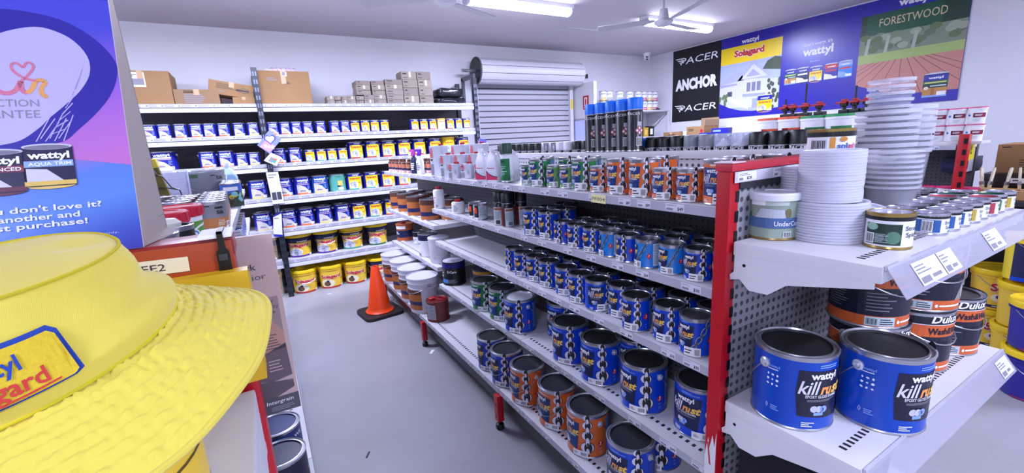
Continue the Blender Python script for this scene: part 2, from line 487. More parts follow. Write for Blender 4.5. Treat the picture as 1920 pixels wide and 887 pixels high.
def wattyl(A, x0, x1, y, h, m=PAPER, l=3): A.text('wattyl', x0, x1, y, h, m, l, 0.035)


def mini_can(A, x, y, w, h, top, mid, kind, l=4):
    R = lambda a, b, c, d, m, k: A.rect(x + w * a, y + h * b, x + w * c, y + h * d, m, l + k)
    A.ell(x + w / 2, y + h * .05, w / 2, h * .06, mid, l); R(0, .05, 1, .95, mid, 0); A.ell(x + w / 2, y + h * .96, w / 2, h * .06, SILVER, l)
    R(0, .70, 1, .93, top, 1); wattyl(A, x + w * .2, x + w * .8, y + h * .77, h * .09, PAPER, l + 2)
    if kind == 'sola':
        A.text('Solagard', x + w * .1, x + w * .9, y + h * .52, h * .13, REDT, l + 3, .03); house(A, x + w * .06, y + h * .1, w * .6, h * .38, l + 2)
        R(.0, .02, 1, .08, PURPLE, 2); A.poly([(x + w * .65, y + h * .08), (x + w * .98, y + h * .08), (x + w * .98, y + h * .28)], PAPER, l + 2)
    elif kind == 'wood':
        R(.0, .56, 1, .68, GREEN, 2); R(.06, .59, .94, .64, mat('#d9cf7a'), 3); R(0, .40, 1, .54, DKGREEN, 2); R(.3, .45, .95, .50, PALE, 3); R(0, .1, 1, .40, mat('#c08a4a'), 2); R(.35, .1, .5, .40, mat('#a86f36'), 3); R(0, .02, 1, .10, LBLUE, 3); R(.6, .08, .97, .24, PAPER, 4); A.ell(x + w * .14, y + h * .4, w * .1, h * .07, CREAM, l + 4)
    else:
        R(.1, .52, .9, .62, PAPER if kind == 'w' else REDT, 2); A.poly([(x, y + h * .05), (x + w * .9, y + h * .05), (x + w * .5, y + h * .32), (x, y + h * .42)], CREAM if kind != 'b' else LBLUE, l + 2); R(.55, .06, .98, .2, PAPER, 3)


def poster(u0, u1, z0, z1, col, label, draw):
    t = thing('wall_poster', (X1, 5.24 - u0, 0))
    MB().box(-.008, u0 - u1, z0, -.001, 0, z1, col).build('panel', t, smooth=0)
    A = Art(); draw(A)
    A.clip(u0, u1, z0, z1); A.build('print', on_plane((-.008, u0, 0), (0, -1, 0), (0, 0, 1)), t, eps=0.00025)
    tag(t, label, 'poster')


def pacer(A, u0, u1, z, h, m=PAPER, l=1):
    w = u1 - u0
    A.text('PACER', u0 + w * .11, u1, z, h, m, l, 0.0, .12)
    for k in range(3): A.poly([(u0 + w * (.02 + .045 * k), z + h * (.84 - .3 * k)), (u0 + w * .2, z + h * (.84 - .3 * k)), (u0 + w * .2, z + h * (1.0 - .3 * k)), (u0 + w * (-.02 + .045 * k), z + h * (1.0 - .3 * k))], m, l)


def d1(A):
    pacer(A, .06, .83, 2.60, .105); pacer(A, .06, .83, 1.86, .105)
    A.text('ANCHOR', .06, .83, 2.21, .16, PAPER, 1, 0.06)


def d2(A):
    A.rect(.88, 1.75, 1.765, 2.69, SKY, 1); A.rect(.88, 2.46, 1.765, 2.69, YEL, 2); wattyl(A, 1.19, 1.44, 2.715, .06)
    A.text('Solagard', 1.09, 1.525, 2.55, .085, PAPER, 3, .09); A.text('Solagard', 1.09, 1.525, 2.55, .085, REDT, 4, .045)
    house(A, .88, 1.80, .92, .68, 2)
    A.poly([(1.52, 2.32), (1.58, 2.42), (1.68, 2.46), (1.765, 2.44), (1.765, 2.28)], LEAF, 4)
    for k in range(46):
        b = k % 3 == 0
        x, y = (random.uniform(.88, 1.0), random.uniform(1.86, 2.06)) if b else (random.uniform(1.60, 1.765), random.uniform(1.78, 2.16))
        A.ell(x, y, .022, .03, LEAF2 if b else LEAF, 6 + k * .02, 7)
    A.poly([(.88, 1.72), (1.77, 1.72), (1.77, 1.79), (1.6, 1.775), (1.4, 1.772), (1.23, 1.79), (1.05, 1.84), (.88, 1.92)], PB, 7)
    mini_can(A, 1.475, 1.74, .205, .235, BLUEW, YEL, 'sola', 9)


def d3(A):
    A.text("Don't worry, it's", 2.04, 2.36, 2.50, .035, PAPER, 1, .02); wattyl(A, 2.03, 2.375, 2.385, .095); A.text('Stockist', 2.12, 2.24, 2.30, .02, LBLUE, 1)
    for k, (x, z, top, mid, kd) in enumerate(((1.825, 2.06, BLUEW, GREEN, 'wood'), (1.975, 2.06, BLUEW, NAVY, 'w'), (2.13, 2.05, BLUEW, YEL, 'sola'), (2.30, 2.055, REDT, BLUEW, 'r'), (2.45, 2.06, LBLUE, BLUE2, 'b'))):
        mini_can(A, x, z, .145, .19, top, mid, kd, 2 + 7 * (k % 2) + (7 if k == 2 else 0))


def d4(A):
    wattyl(A, 2.97, 3.24, 2.725, .075)
    A.rect(2.645, 2.47, 3.545, 2.69, DKGREEN, 1); A.rect(2.70, 2.47, 3.35, 2.69, mat('#0d5236', .35), 2); A.text('FORESTWOOD', 2.815, 3.38, 2.55, .085, mat('#d9c39a', .4), 3, 0.0)
    A.rect(2.645, 2.17, 3.545, 2.47, mat('#7d8c74'), 2)
    for k in range(30): A.ell(random.uniform(2.66, 3.53), random.uniform(2.31, 2.46), .05, .035, (mat('#66775a'), LEAF2, mat('#7a8a6c'), mat('#9aa890'))[k % 4], 3 + k * .05, 12)
    for x in (2.70, 2.88, 3.12): A.poly([(x, 2.26), (x + .03, 2.26), (x + .05, 2.44), (x + .02, 2.44)], mat('#aeb5a2'), 4.7)
    A.rect(2.645, 2.17, 3.545, 2.27, mat('#a3b96c'), 5)
    A.rect(2.645, 1.80, 3.545, 2.175, mat('#c58578', .4), 6)
    for k in range(11): A.line([(3.05 + (k - 5) * .05, 2.175), (3.05 + (k - 5) * .23, 1.72)], .006, mat('#8a5148'), 7)
    A.poly([(2.645, 1.69), (3.55, 1.69), (3.55, 1.80), (3.3, 1.785), (3.1, 1.80), (2.9, 1.845), (2.645, 1.95)], PB, 8)
    mini_can(A, 3.265, 1.735, .195, .245, BLUEW, NAVY, 'wood', 10)


poster(0.0, .878, 1.705, 2.835, DKB, 'black wall poster with two winged white logos and a wide white word between them', d1)
poster(.878, 1.768, 1.70, 2.835, PB, 'blue wall poster with a yellow band and a white timber house', d2)
poster(1.768, 2.643, 1.70, 2.835, PB, 'plain blue wall poster with white lettering above a row of five pictured cans', d3)
poster(2.643, 3.547, 1.69, 2.835, PB, 'blue and green wall poster picturing a timber deck and one can', d4)


# ------------------------------------------------------------------ label artwork for tins, all in metres for a 4 litre tin (r .087, h .188)
CHW = mat('#dedbea', .35)


def chain(A, u, l=4):
    for v, k in ((.183, .7), (.150, .9), (.104, 1.05), (.050, 1.25)):
        rx, ry = .0205 * k, .019 * k
        A.ell(u, v, rx * 1.08, ry * 1.1, BLACK, l, 14); A.ell(u - .001, v, rx, ry, CHW, l + 1, 14); A.ell(u + .002 * k, v - .001, rx * .62, ry * 1.12, BLACK, l + 2, 14)
    for v, k in ((.168, .8), (.128, 1), (.078, 1.15), (.030, 1.1)):
        A.ell(u, v, .0085 * k, .021 * k, BLACK, l + 3, 10); A.ell(u, v - .001, .0065 * k, .0175 * k, CHW, l + 4, 10); A.ell(u + .001, v - .012, .004 * k, .007 * k, BLACK, l + 5, 8)


def diag_chain(A, u, l=4):
    g1, g2 = mat('#4c5563', .4), mat('#a6b2c2', .4)
    for k in range(4):
        x, y = u - .035 + k * .024, .045 + k * .042
        A.ring(x, y, .014, .025, .007, g1, l, 14, rot=-.55); A.ring(x - .001, y + .001, .0125, .0235, .003, g2, l + 1, 14, rot=-.55)
        A.ell(x + .012, y + .021, .006, .017, g1, l + 2, 8, rot=-.55)


def art_rust(A, base, pan=NAVY, sub='EPOXY GLOSS ENAMEL', nums=True, diag=False, white=True, plain=False):
    A.poly([(-.060, .040), (-.066, .10), (-.062, .156), (.050, .153), (.046, .10), (.040, .034)], pan, 1)
    A.greek(-.02, .045, .161, .171, 2, LBLUE if base is BLUE or base is BLUE2 else PAPER, 1)
    wattyl(A, -.038, .026, .1355, .0175)
    A.text('kill', -.062, -.015, .098, .034, CHW, 3, .015, .28); A.text('ru', -.015, .015, .098, .0255, mat('#f0a050', .4), 3, .045, .28); A.text('st', .014, .049, .098, .0265, GOLD, 3, .045, .28)
    A.text(sub, -.046, .034, .088, .0075, PAPER, 3, .01); A.greek(-.042, .03, .078, .084, 2, GREYINK, 2)
    for k in range(3): A.ell(-.026 + k * .011, .060, .0085, .0085, SILVER if k < 2 else LBLUE, 3 + k, 12)
    A.text('3' if nums else '2', -.009 if nums else -.019, -.004 if nums else -.014, .056, .008, NAVY, 7); A.rect(-.026, .043, -.004, .051, LBLUE if nums else PAPER, 3)
    if diag: diag_chain(A, .085)
    else: chain(A, .083)
    if white:
        b = .05 if white == 2 else .034; x0 = .004 if white == 2 else .022
        A.rect(x0, .007, .084, b, PAPER, 11); A.barcode(.054, .080, .011, b - .005, 13, False); A.greek(x0 + .005, .046, .015, b - .008, 2, INK, 12, .4)
    dg = .021 if white == 2 else .0145; dv = .085 if white == 2 else .062
    A.poly([(.137, dv - dg), (.137 + dg * .95, dv), (.137, dv + dg), (.137 - dg * .95, dv)], REDT, 2); A.ell(.137, dv + .005, .003, .006, PAPER, 3, 8); A.greek(.129, .145, dv - .006, dv - .002, 1, PAPER, 3)
    A.greek(.130, .144, .038, .044, 2, LBLUE, 2); A.ring(.137, .026, .005, .005, .002, LBLUE, 2, 6)
    A.text('wattyl', -.128, -.100, .146, .007, LBLUE, 2, .02); A.greek(-.128, -.098, .139, .143, 1, PAPER, 2)
    for i in range(3):
        for j in range(3): A.ell(-.125 + i * .0105, .127 - j * .0125, .0034 if (i + j) % 2 else .0026, .0026 if i % 2 else .0034, PAPER, 2, (4, 7, 5)[(i + 2 * j) % 3], rot=.6 * j)
    A.ring(-.124, .045, .003, .007, .001, PAPER, 2, 4); A.greek(-.115, -.095, .036, .050, 3, LBLUE, 2); A.greek(-.05, -.02, .012, .026, 3, PAPER, 2)
    A.rect(.165, .02, .235, .165, PALE if diag else mat('#5c82c8', .4), 1); A.greek(.17, .23, .03, .16, 12, GREYINK, 2, .3)


def art_wattyl(A, band=LBLUE, foot=ORANGE, name='WATER ENAMEL', l=1):
    wattyl(A, -.062, .058, .140, .026)
    A.rect(-.068, .116, .066, .132, band, 1)
    if band is LBLUE: A.greek(-.05, .05, .119, .129, 1, PAPER, 2)
    else: A.text(name, -.058, .05, .119, .010, PAPER, 2)
    A.rect(-.068, .104, .066, .110, mat('#e0b9b4'), 1)
    A.poly([(-.070, .004), (.070, .004), (.045, .045), (.015, .08), (-.03, .10), (-.070, .102)], mat('#c9c5c8', .5), 1)
    A.poly([(-.045, .03), (.02, .03), (.012, .045), (-.03, .05)], mat('#8a7f86', .5), 2)
    A.rect(-.072, .003, .075, .019, foot, 3); A.rect(.040, .010, .080, .036, PAPER, 4); A.barcode(.062, .076, .013, .030, 5, False)
    A.greek(.040, .072, .05, .095, 5, LBLUE, 3, .4)


def art_sola(A, foot=PURPLE, top=True, l=1):
    A.rect(-.078, .004, .080, .150, YEL, 1)
    if top: wattyl(A, -.032, .036, .160, .015)
    A.text('Solagard', -.062, .050, .118, .023, REDT, 4, .035)
    A.ell(-.02, .055, .05, .045, mat('#e9e4c8', .5), 2, 16); house(A, -.066, .022, .092, .085, 3)
    A.poly([(.02, .01), (.078, .01), (.078, .052)], PAPER, 3); A.rect(-.078, .003, .030, .016, foot, 6); A.greek(.030, .062, .072, .082, 2, INK, 3); A.ell(.058, .022, .010, .010, LBLUE, 5, 10)


def art_pail(A, kind='white', foot=PURPLE):
    """yellow plastic pail, r .125, h .2"""
    if kind != 'plain':
        A.rect(-.16, .155, .19, .185, NAVY, 1); A.text('wattyl', -.03, .07, .162, .014, PAPER, 3, .03); A.rect(-.19, .005, -.125, .185, NAVY, 1)
    A.text('Solagard', -.115, .085, .112, .034, PAPER, 3, .09); A.text('Solagard', -.115, .085, .112, .034, REDT, 4, .05)
    A.greek(-.05, .06, .097, .104, 1, ORANGE, 3); A.greek(.09, .14, .085, .097, 2, INK, 3)
    A.ell(-.055, .055, .075, .045, mat('#f0e7c0', .5), 2, 18)
    if kind == 'plain':
        A.ell(-.06, .05, .035, .026, mat('#6a4a32', .5), 3, 12); A.ell(-.05, .078, .016, .012, NAVY, 4, 10)
    else: house(A, -.125, .016, .14, .085, 3)
    A.rect(-.15, .004, .09, .018, foot, 5); A.rect(.09, .006, .16, .026, PAPER, 5); A.ell(.14, .017, .012, .010, NAVY, 6, 8)


def art_brown(A, R=.087, h=.175):
    w = pi * R * .98
    b, o = mat('#5f3424', .5), mat('#bd6c36', .5)
    A.rect(-w, h * .72, w, h * .99, b, 1); A.rect(-w, h * .40, w, h * .72, o, 1); A.rect(-w, h * .20, w, h * .40, mat('#23265c', .4), 1); A.rect(-w, .002, w, h * .20, o, 1)
    A.rect(-.05, h * .80, -.02, h * .93, PAPER, 2); A.rect(-.058, h * .76, -.03, h * .84, SILVER, 3); A.rect(-.05, .006, -.015, h * .13, PAPER, 2); A.ell(-.045, h * .16, .012, .012, PAPER, 3, 10)


# ------------------------------------------------------------------ tins
def tin_parts(t, r, h, side, art=None, seg=32, lid=DARKLID, ears=False, handle=False, lidk='lever', rim=STEEL, su=None, drop=0.0):
    e = .0022 if r > .06 else .0016
    prof = [(0, .001), (r - .003, .001), (r + .0008, 0), (r + e, .002), (r + e * .6, .0045), (r, .006), (r, h - .012), (r + e * .4, h - .009), (r + e, h - .005), (r + e, h - .001), (r - .001, h)]
    mats = [rim] * 5 + [side] + [rim] * 4
    MB().lathe(prof, side, seg, mats=mats).build('body', t)
    if lidk == 'lever':
        q = [(r - .001, h), (r - .003, h - .004), (r * .9, h - .0045), (r * .885, h - .001), (r * .86, h - .0008), (r * .845, h - .006), (0, h - .0055)]
        MB().lathe(q, lid, seg, mats=[rim, rim, rim, rim, lid, lid]).build('lid', t)
    else:
        MB().lathe([(r + .004, h - .012), (r + .005, h + .002), (r + .002, h + .006), (r * .93, h + .006), (r * .9, h + .003), (0, h + .003)], lid, seg).build('lid', t)
    if art:
        A = Art(r / .087 if su is None else su, h / .188 if su is None else su); art(A)
        A.build('label', on_cyl(r), t, cut=max(.006, r * .15))
    if ears:
        for s in (-1, 1):
            M = Matrix.Translation((s * r, 0, h * .80)) @ Matrix.Rotation(s * pi / 2, 4, 'Y')
            ea = MB().lathe([(.0125, -.001), (.0125, .0035), (.009, .0055), (.0075, .004), (.005, .004), (.005, .010), (0, .011)], mat('#d9dae0', .3, .6), 16, M=M).build('ear', t)
            if s > 0 and not handle:
                pass
    if handle:
        P = [((r + .006) * cos(a), -(r + .006) * 1.0 * abs(sin(a)) - .001, h * .80 - drop * sin(a)) for a in [pi * i / 16 for i in range(17)]]
        MB().tube(P, .0018, STEEL, 6).build('handle', t)
    else:
        if ears:
            P = [((r + .006) * cos(a), (r + .006) * abs(sin(a)), h * .80 - .55 * h * sin(a)) for a in [pi * i / 16 for i in range(17)]]
            MB().tube(P, .0016, STEEL, 6).build('handle', t)


def tin(key, r, h, side, art=None, **kw):
    t = thing(kw.pop('name', 'paint_tin')); tin_parts(t, r, h, side, art, **kw); _T[key] = t


R4, H4, R1, H1, R5, H5 = .087, .188, .0515, .127, .041, .099
OR2, GR2, GR3 = mat('#dc6a2c', .38), mat('#1c7a3c', .38), mat('#5d9a46', .38)
PANO = mat('#1b3672', .35)
B4 = lambda A: art_rust(A, BLUE)
tin('k4', R4, H4, BLUE, B4, ears=True, seg=48)
tin('k4h', R4, H4, BLUE, B4, ears=True, handle=True, drop=.09, seg=48)
tin('k4w', R4, H4, BLUE, B4, ears=True, seg=48, lid=mat('#d9dbe6', .4))
tin('o4h', R4, H4, OR2, lambda A: art_rust(A, OR2, PANO, 'ZINC RICH PRIMER', False), ears=True, handle=True, drop=.09, seg=48)
tin('o4', R4, H4, OR2, lambda A: art_rust(A, OR2, PANO, 'ETCH PRIMER', False), ears=True, seg=48)
tin('g4', R4, H4, GR2, lambda A: art_rust(A, GR2, PANO, 'METAL PRIMER', True), ears=True, seg=48)
BS = lambda A: art_rust(A, BLUE, white=2)
tin('k1', R1, H1, BLUE, BS, seg=36); tin('k5', R5, H5, BLUE, BS, seg=32)
tin('k1d', R1, H1, BLUE, lambda A: art_rust(A, BLUE, NAVY, 'Gloss Enamel', diag=True, white=2), seg=36, lid=mat('#6a6a70', .4, .7))
tin('h5', R5, H5, BLUE2, lambda A: art_rust(A, BLUE2, NAVY, 'Hammer finish', diag=True, white=2), seg=32, lid=mat('#8a8a90', .35, .8))
tin('g1', R1, H1, GR2, lambda A: art_rust(A, GR2, PANO, 'ETCH PRIMER', white=2), seg=36, lid=mat('#c4c4ca', .35, .8))
tin('g5', R5, H5, GR2, lambda A: art_rust(A, GR2, PANO, 'ETCH PRIMER', white=2), seg=32, lid=mat('#c4c4ca', .35, .8))
tin('gl5', R5, H5, GR3, lambda A: art_rust(A, GR3, PANO, 'Galvanised iron', diag=True, white=2), seg=32, lid=mat('#c4c4ca', .35, .8))
tin('o1', R1, H1, OR2, lambda A: art_rust(A, OR2, PANO, 'ETCH PRIMER', False, white=2), seg=36, lid=mat('#c4c4ca', .35, .8))
tin('o5', R5, H5, OR2, lambda A: art_rust(A, OR2, PANO, 'HEAVY PRIMER', False, white=2), seg=32, lid=mat('#c4c4ca', .35, .8))
# stock on the end wall shelves
tin('w1a', .054, .128, BLUEW, lambda A: art_wattyl(A, CREAM, CREAM), seg=24, lid=STEEL)
tin('w1b', .054, .128, BLUEW, lambda A: art_wattyl(A), seg=24, lid=STEEL)
tin('w1c', .054, .128, BLUEW, lambda A: art_wattyl(A, LBLUE, mat('#d9c36a')), seg=24, lid=STEEL)
tin('w1d', .054, .128, BLUEW, lambda A: art_wattyl(A, BLUEW), seg=24, lid=STEEL)
tin('w2b', .072, .155, BLUEW, lambda A: art_wattyl(A), seg=28, lid=STEEL, ears=True)
tin('w2d', .066, .155, BLUEW, lambda A: art_wattyl(A, mat('#2e4aa8', .4)), seg=28, lid=STEEL, ears=True)
tin('w4c', R4, .19, BLUEW, lambda A: art_wattyl(A, LBLUE, mat('#d9c36a')), seg=32, lid=STEEL, ears=True)
tin('w4d', R4, .19, BLUEW, lambda A: art_wattyl(A, BLUEW), seg=32, lid=STEEL, ears=True)
tin('w4e', R4, .19, mat('#1a4aa0', .35), lambda A: art_wattyl(A, mat('#1a4aa0', .35), mat('#d9c36a')), seg=32, lid=STEEL, ears=True)
tin('w4f', R4, .19, BLUEW, lambda A: art_wattyl(A, BLUEW, mat('#d9c36a')), seg=32, lid=STEEL, ears=True)
tin('w6', .1, .175, BLUEW, lambda A: art_wattyl(A, CREAM, CREAM), seg=32, lid=STEEL, ears=True)
tin('s1', .054, .127, BLUEW, lambda A: art_sola(A), seg=24, lid=BLUEW)
tin('s1t', .054, .127, BLUEW, lambda A: art_sola(A, TEAL), seg=24, lid=BLUEW)
tin('s1r', .054, .127, BLUEW, lambda A: art_sola(A, REDT), seg=24, lid=BLUEW)
tin('s1w', .052, .122, mat('#ead9a8', .5), lambda A: (A.text('Solagard', -.06, .06, .13, .026, ORANGE, 2, .03), house(A, -.05, .03, .1, .09, 1)), seg=24, lid=mat('#e6b45a', .4), lidk='cap')
tin('s4', R4, .187, BLUEW, lambda A: art_sola(A), seg=32, lid=BLUEW, ears=True)
tin('s4t', R4, .187, BLUEW, lambda A: art_sola(A, TEAL), seg=32, lid=BLUEW, ears=True)
tin('s4r', R4, .187, BLUEW, lambda A: art_sola(A, REDT), seg=32, lid=BLUEW, ears=True)
tin('s4w', .083, .19, YEL, lambda A: art_sola(A, TEAL, False), seg=32, lid=mat('#f0c23a', .4), lidk='cap')
tin('teal4', R4, .19, mat('#56a996', .4), lambda A: (A.text('Weather', -.02, .05, .155, .010, DKGREEN, 1), A.rect(0, .06, .05, .115, GOLD, 1), A.rect(-.01, .05, .02, .065, NAVY, 2), A.rect(.0, .015, .055, .045, PAPER, 1), A.barcode(.028, .036, .05, .08, 3, False)), seg=32, lid=mat('#56a996', .4))


def pail(key, r0, r1, h, body, lid, art=None, ring=None, cap=None, name='paint_pail', handle=True, drop=.10, hm=None):
    """plastic pail: r0 at the foot, r1 at the top"""
    t = thing(name)
    rr = lambda z: r0 + (r1 - r0) * z / h
    MB().lathe([(0, 0), (r0 - .006, 0), (r0, .006), (rr(h * .82), h * .82), (rr(h * .82) + .008, h * .825), (rr(h * .82) + .008, h * .85), (rr(h * .86), h * .86), (rr(h), h)], body, 40).build('body', t)
    k = MB().lathe([(r1 + .001, h - .028), (r1 + .009, h - .026), (r1 + .011, h - .004), (r1 + .006, h + .006), (r1 - .008, h + .006), (r1 - .012, h - .002), (0, h - .002)], lid, 40)
    k.build('lid', t)
    if art:
        A = Art(r1 / .127, h / .235); art(A); A.build('label', on_cyl(r0, r1, h), t, cut=.012)
    if handle:
        P = [((r1 + .008) * cos(a), -(r1 + .012) * abs(sin(a)), h * .84 - drop * sin(a)) for a in [pi * i / 18 for i in range(19)]]
        hn = MB().tube(P, .0022, hm or STEEL, 6).build('handle', t)
        MB().tube([P[7], P[8], P[9], P[10], P[11]], .006, PAPER, 8).build('grip', hn)
    _T[key] = t


YELP = mat('#f0cb14', .38); YELB = mat('#efc63a', .4)
pail('py', .112, .128, .245, NAVY, YELP, lambda A: (A.rect(-.115, .005, .16, .155, YELB, 0), art_pail(A)), handle=False)
pail('pyh', .112, .128, .245, NAVY, YELP, lambda A: (A.rect(-.115, .005, .16, .155, YELB, 0), art_pail(A)))
pail('pyt', .112, .128, .245, YELB, YELP, lambda A: art_pail(A, 'white', TEAL))
pail('pyg', .112, .128, .245, NAVY, YELP, lambda A: (A.rect(-.115, .005, .16, .155, YELB, 0), art_pail(A, 'white', GREEN)), handle=False)
pail('pp', .116, .130, .255, YELB, YELP, lambda A: art_pail(A, 'plain', REDT), handle=False)
pail('pph', .116, .130, .255, YELB, YELP, lambda A: art_pail(A, 'plain', REDT))

# ================================================================== racking on the end wall
RACKZ = [2.022, 1.719, 1.427, 1.08, .742, .40]
rack = thing('storage_rack', (.12, 5.15, 0))
BM_ = mat('#d9d8e2', .35); UP = mat('#2c2e38', .4, .3); BKP = mat('#565156', .7, var=.08, scale=4)
for x0, x1 in ((-2.40, .0), (.0, 2.38)):
    for z in RACKZ:
        s = MB()
        s.box(x0 + .03, .0, z - .018, x1 - .03, .52, z - .0005, mat('#c9c8cf', .45))
        s.box(x0 + .02, -.012, z - .078, x1 - .02, .03, z - .040, BM_, bev=.004)
        sh = s.build('shelf', rack)
        a = Art(); a.rect(x0 + .025, z - .034, x1 - .025, z - .003, mat('#aaa9b8', .35), 1)
        n = int((x1 - x0) / .13)
        for i in range(n):
            u = x0 + .08 + i * (x1 - x0 - .14) / n + random.uniform(-.01, .02)
            a.rect(u, z - .031, u + .055, z - .007, mat('#c6c5d2', .4), 2); a.rect(u + .034, z - .022, u + .048, z - .016, INK, 3)
        a.build('price_strip', on_plane((0, -.010, 0), (1, 0, 0), (0, 0, 1)), sh)
    for k in range(5):
        MB().box(x0 + .03, .53, .02 + k * .405, x1 - .03, .545, .02 + k * .405 + .395, BKP).build('back_panel', rack)
for x, zt in ((-2.40, 2.35), (0, 2.36), (2.38, 2.32)):
    for y in (-.03, .50):
        u = MB().box(x - .026, y, 0, x + .026, y + .045, zt, UP)
        if y < 0:
            for k in range(int(zt / .075)):
                for s in (-1, 1): u.box(x + s * .011 - .006, y - .0015, .03 + k * .075, x + s * .011 + .006, y, .07 + k * .075, mat('#6f7486', .4, .3) if k > 11 else BLACK)
        u.build('upright', rack)
tag(rack, 'long dark metal rack with white beams full of tins along the end wall', 'storage rack')

ROWN = {1.719: 'highest tin row of the end rack', 1.427: 'second row down, end rack', 1.08: 'third row down, end rack', .742: 'fourth row down, end rack', .40: 'lowest shelf of the end rack', 0.0: 'floor under the end rack'}
KN = {'w1a': ('small cream-banded blue tin', .054), 'w1b': ('small pale-banded blue tin', .054), 'w1c': ('small yellow-footed blue tin', .054), 'w1d': ('small all-blue tin', .054), 'w2b': ('mid-size pale-banded blue tin', .072), 'w2d': ('mid-size blue tin', .066),
      'w4c': ('big pale-banded blue tin', .087), 'w4d': ('big orange-footed blue tin', .087), 'w4e': ('big mid-blue tin', .087), 'w4f': ('big yellow-footed blue tin', .087), 'w6': ('widest cream-banded blue tin', .1), 's1': ('small purple-footed yellow tin', .054), 's1t': ('small teal-footed yellow tin', .054),
      's1r': ('small red-footed yellow tin', .054), 's1w': ('small cream orange-capped tin', .052), 's4': ('big yellow tin, purple foot', .087), 's4t': ('big yellow tin, teal foot', .087), 's4r': ('big yellow tin, red foot', .087), 's4w': ('big yellow capped tin', .083), 'teal4': ('only plain teal tin', .087),
      'py': ('yellow pail, purple foot', .128), 'pyh': ('yellow pail with hanging handle', .128), 'pyt': ('yellow pail, teal foot', .128), 'pyg': ('yellow pail, green foot', .128), 'pp': ('all-yellow pail', .13), 'pph': ('all-yellow pail with handle', .13)}


def stock(z, items, y=5.2):
    seen = {-1: 0, 1: 0}
    for k, x in items:
        side = -1 if x < .12 else 1
        seen[side] += 1
    cnt = {-1: 0, 1: 0}
    for k, x in items:
        side = -1 if x < .12 else 1
        cnt[side] += 1
        n = cnt[1] if side > 0 else seen[-1] - cnt[-1] + 1
        d, r = KN[k]
        where = ('%s past' % ORD[n - 1]) if side > 0 else ('%s before' % ORD[n - 1])
        put(k, (x, y + r + random.uniform(0, .006), z), random.uniform(-.12, .12), '%s, %s the dark upright, %s' % (d, where, ROWN[z]), 'paint pail' if k[0] == 'p' else 'paint tin', 'paint on the end wall rack')


stock(1.719, [('w1a', -.80), ('w1a', -.692), ('w1b', -.568), ('w1b', -.447), ('w1b', -.338), ('w1b', -.221), ('w1c', -.092), ('w1c', .029), ('w1b', .209), ('w1b', .32), ('w1d', .43), ('w1d', .54), ('w1d', .668), ('w1d', .81), ('w1d', .92),
              ('s1', 1.03), ('s1', 1.14), ('s1', 1.248), ('s1', 1.357), ('s1r', 1.717), ('s1r', 1.834), ('s1r', 1.945), ('s1w', 2.061), ('s1r', 2.18), ('s1t', 2.29), ('s1', 2.40)])
stock(1.427, [('w6', -.746), ('w2b', -.40), ('w2b', -.243), ('w1c', -.115), ('w1c', -.004), ('w2d', .227), ('w2d', .377), ('s1t', .523), ('s1t', .635), ('s1t', .745), ('s1t', .856), ('s4r', 1.004), ('s4r', 1.198), ('s4r', 1.378), ('s4', 1.569), ('s4r', 1.752), ('s4r', 1.955), ('s4w', 2.141), ('s4t', 2.335)])
stock(1.08, [('w4c', -.24), ('w4c', -.021), ('w4d', .225), ('w4d', .403), ('w4e', .582), ('teal4', .768), ('s4t', .95), ('s4t', 1.139), ('s4r', 1.334), ('s4r', 1.527)])
stock(.742, [('w4c', -.023), ('w4d', .215), ('w4d', .395), ('w4f', .583), ('w4f', .775), ('s4t', .957), ('s4t', 1.143), ('s4r', 1.334)])
stock(.40, [('py', -.06), ('py', .285), ('pyh', .565), ('pyt', .85), ('pyg', 1.135)])
stock(0.0, [('pp', -.07), ('pph', .28), ('pp', .555), ('pp', .83), ('pyh', 1.11)], 5.135)
for i, x in enumerate((.40, .68, .96)):
    put('pp', (x, 5.135 + .40, 0), 0, 'shaded yellow pail, %s in the row behind the floor pails of the rack' % ORD[i], 'paint pail', 'paint on the end wall rack')


def carton(name, w, d, h, loc, rz, label, group=None, art=None, rot=(0, 0), tape=True, col=None):
    t = thing(name, loc, rz); t.rotation_euler = (rot[0], rot[1], rz)
    col = col or CARD
    MB().box(-w / 2, -d / 2, .0005, w / 2, d / 2, h, col, bev=min(.004, h * .06)).build('body', t)
    if tape:
        MB().box(-.022 if w > .25 else -w * .08, -d / 2 - .0012, h * .62, .022 if w > .25 else w * .08, d / 2 + .0012, h + .0012, mat('#c3a27c', .3)).build('tape', t)
    if art:
        A = Art(); art(A, w, h); A.build('print', on_plane((0, -d / 2, 0), (1, 0, 0), (0, 0, 1)), t, eps=.0006)
    return tag(t, label, 'carton', group)


def pr_lines(A, w, h): A.greek(-w * .42, w * .1, h * .45, h * .85, 4, INK, 1, .3).greek(-w * .42, -w * .1, h * .2, h * .35, 1, GREYINK, 1, .4)
def pr_small(A, w, h): A.greek(-w * .42, -w * .1, h * .58, h * .82, 1, INK, 1, .6).greek(-w * .42, -w * .05, h * .18, h * .3, 1, INK, 1, .5).greek(w * .15, w * .42, h * .15, h * .28, 1, GREYINK, 1, .5)


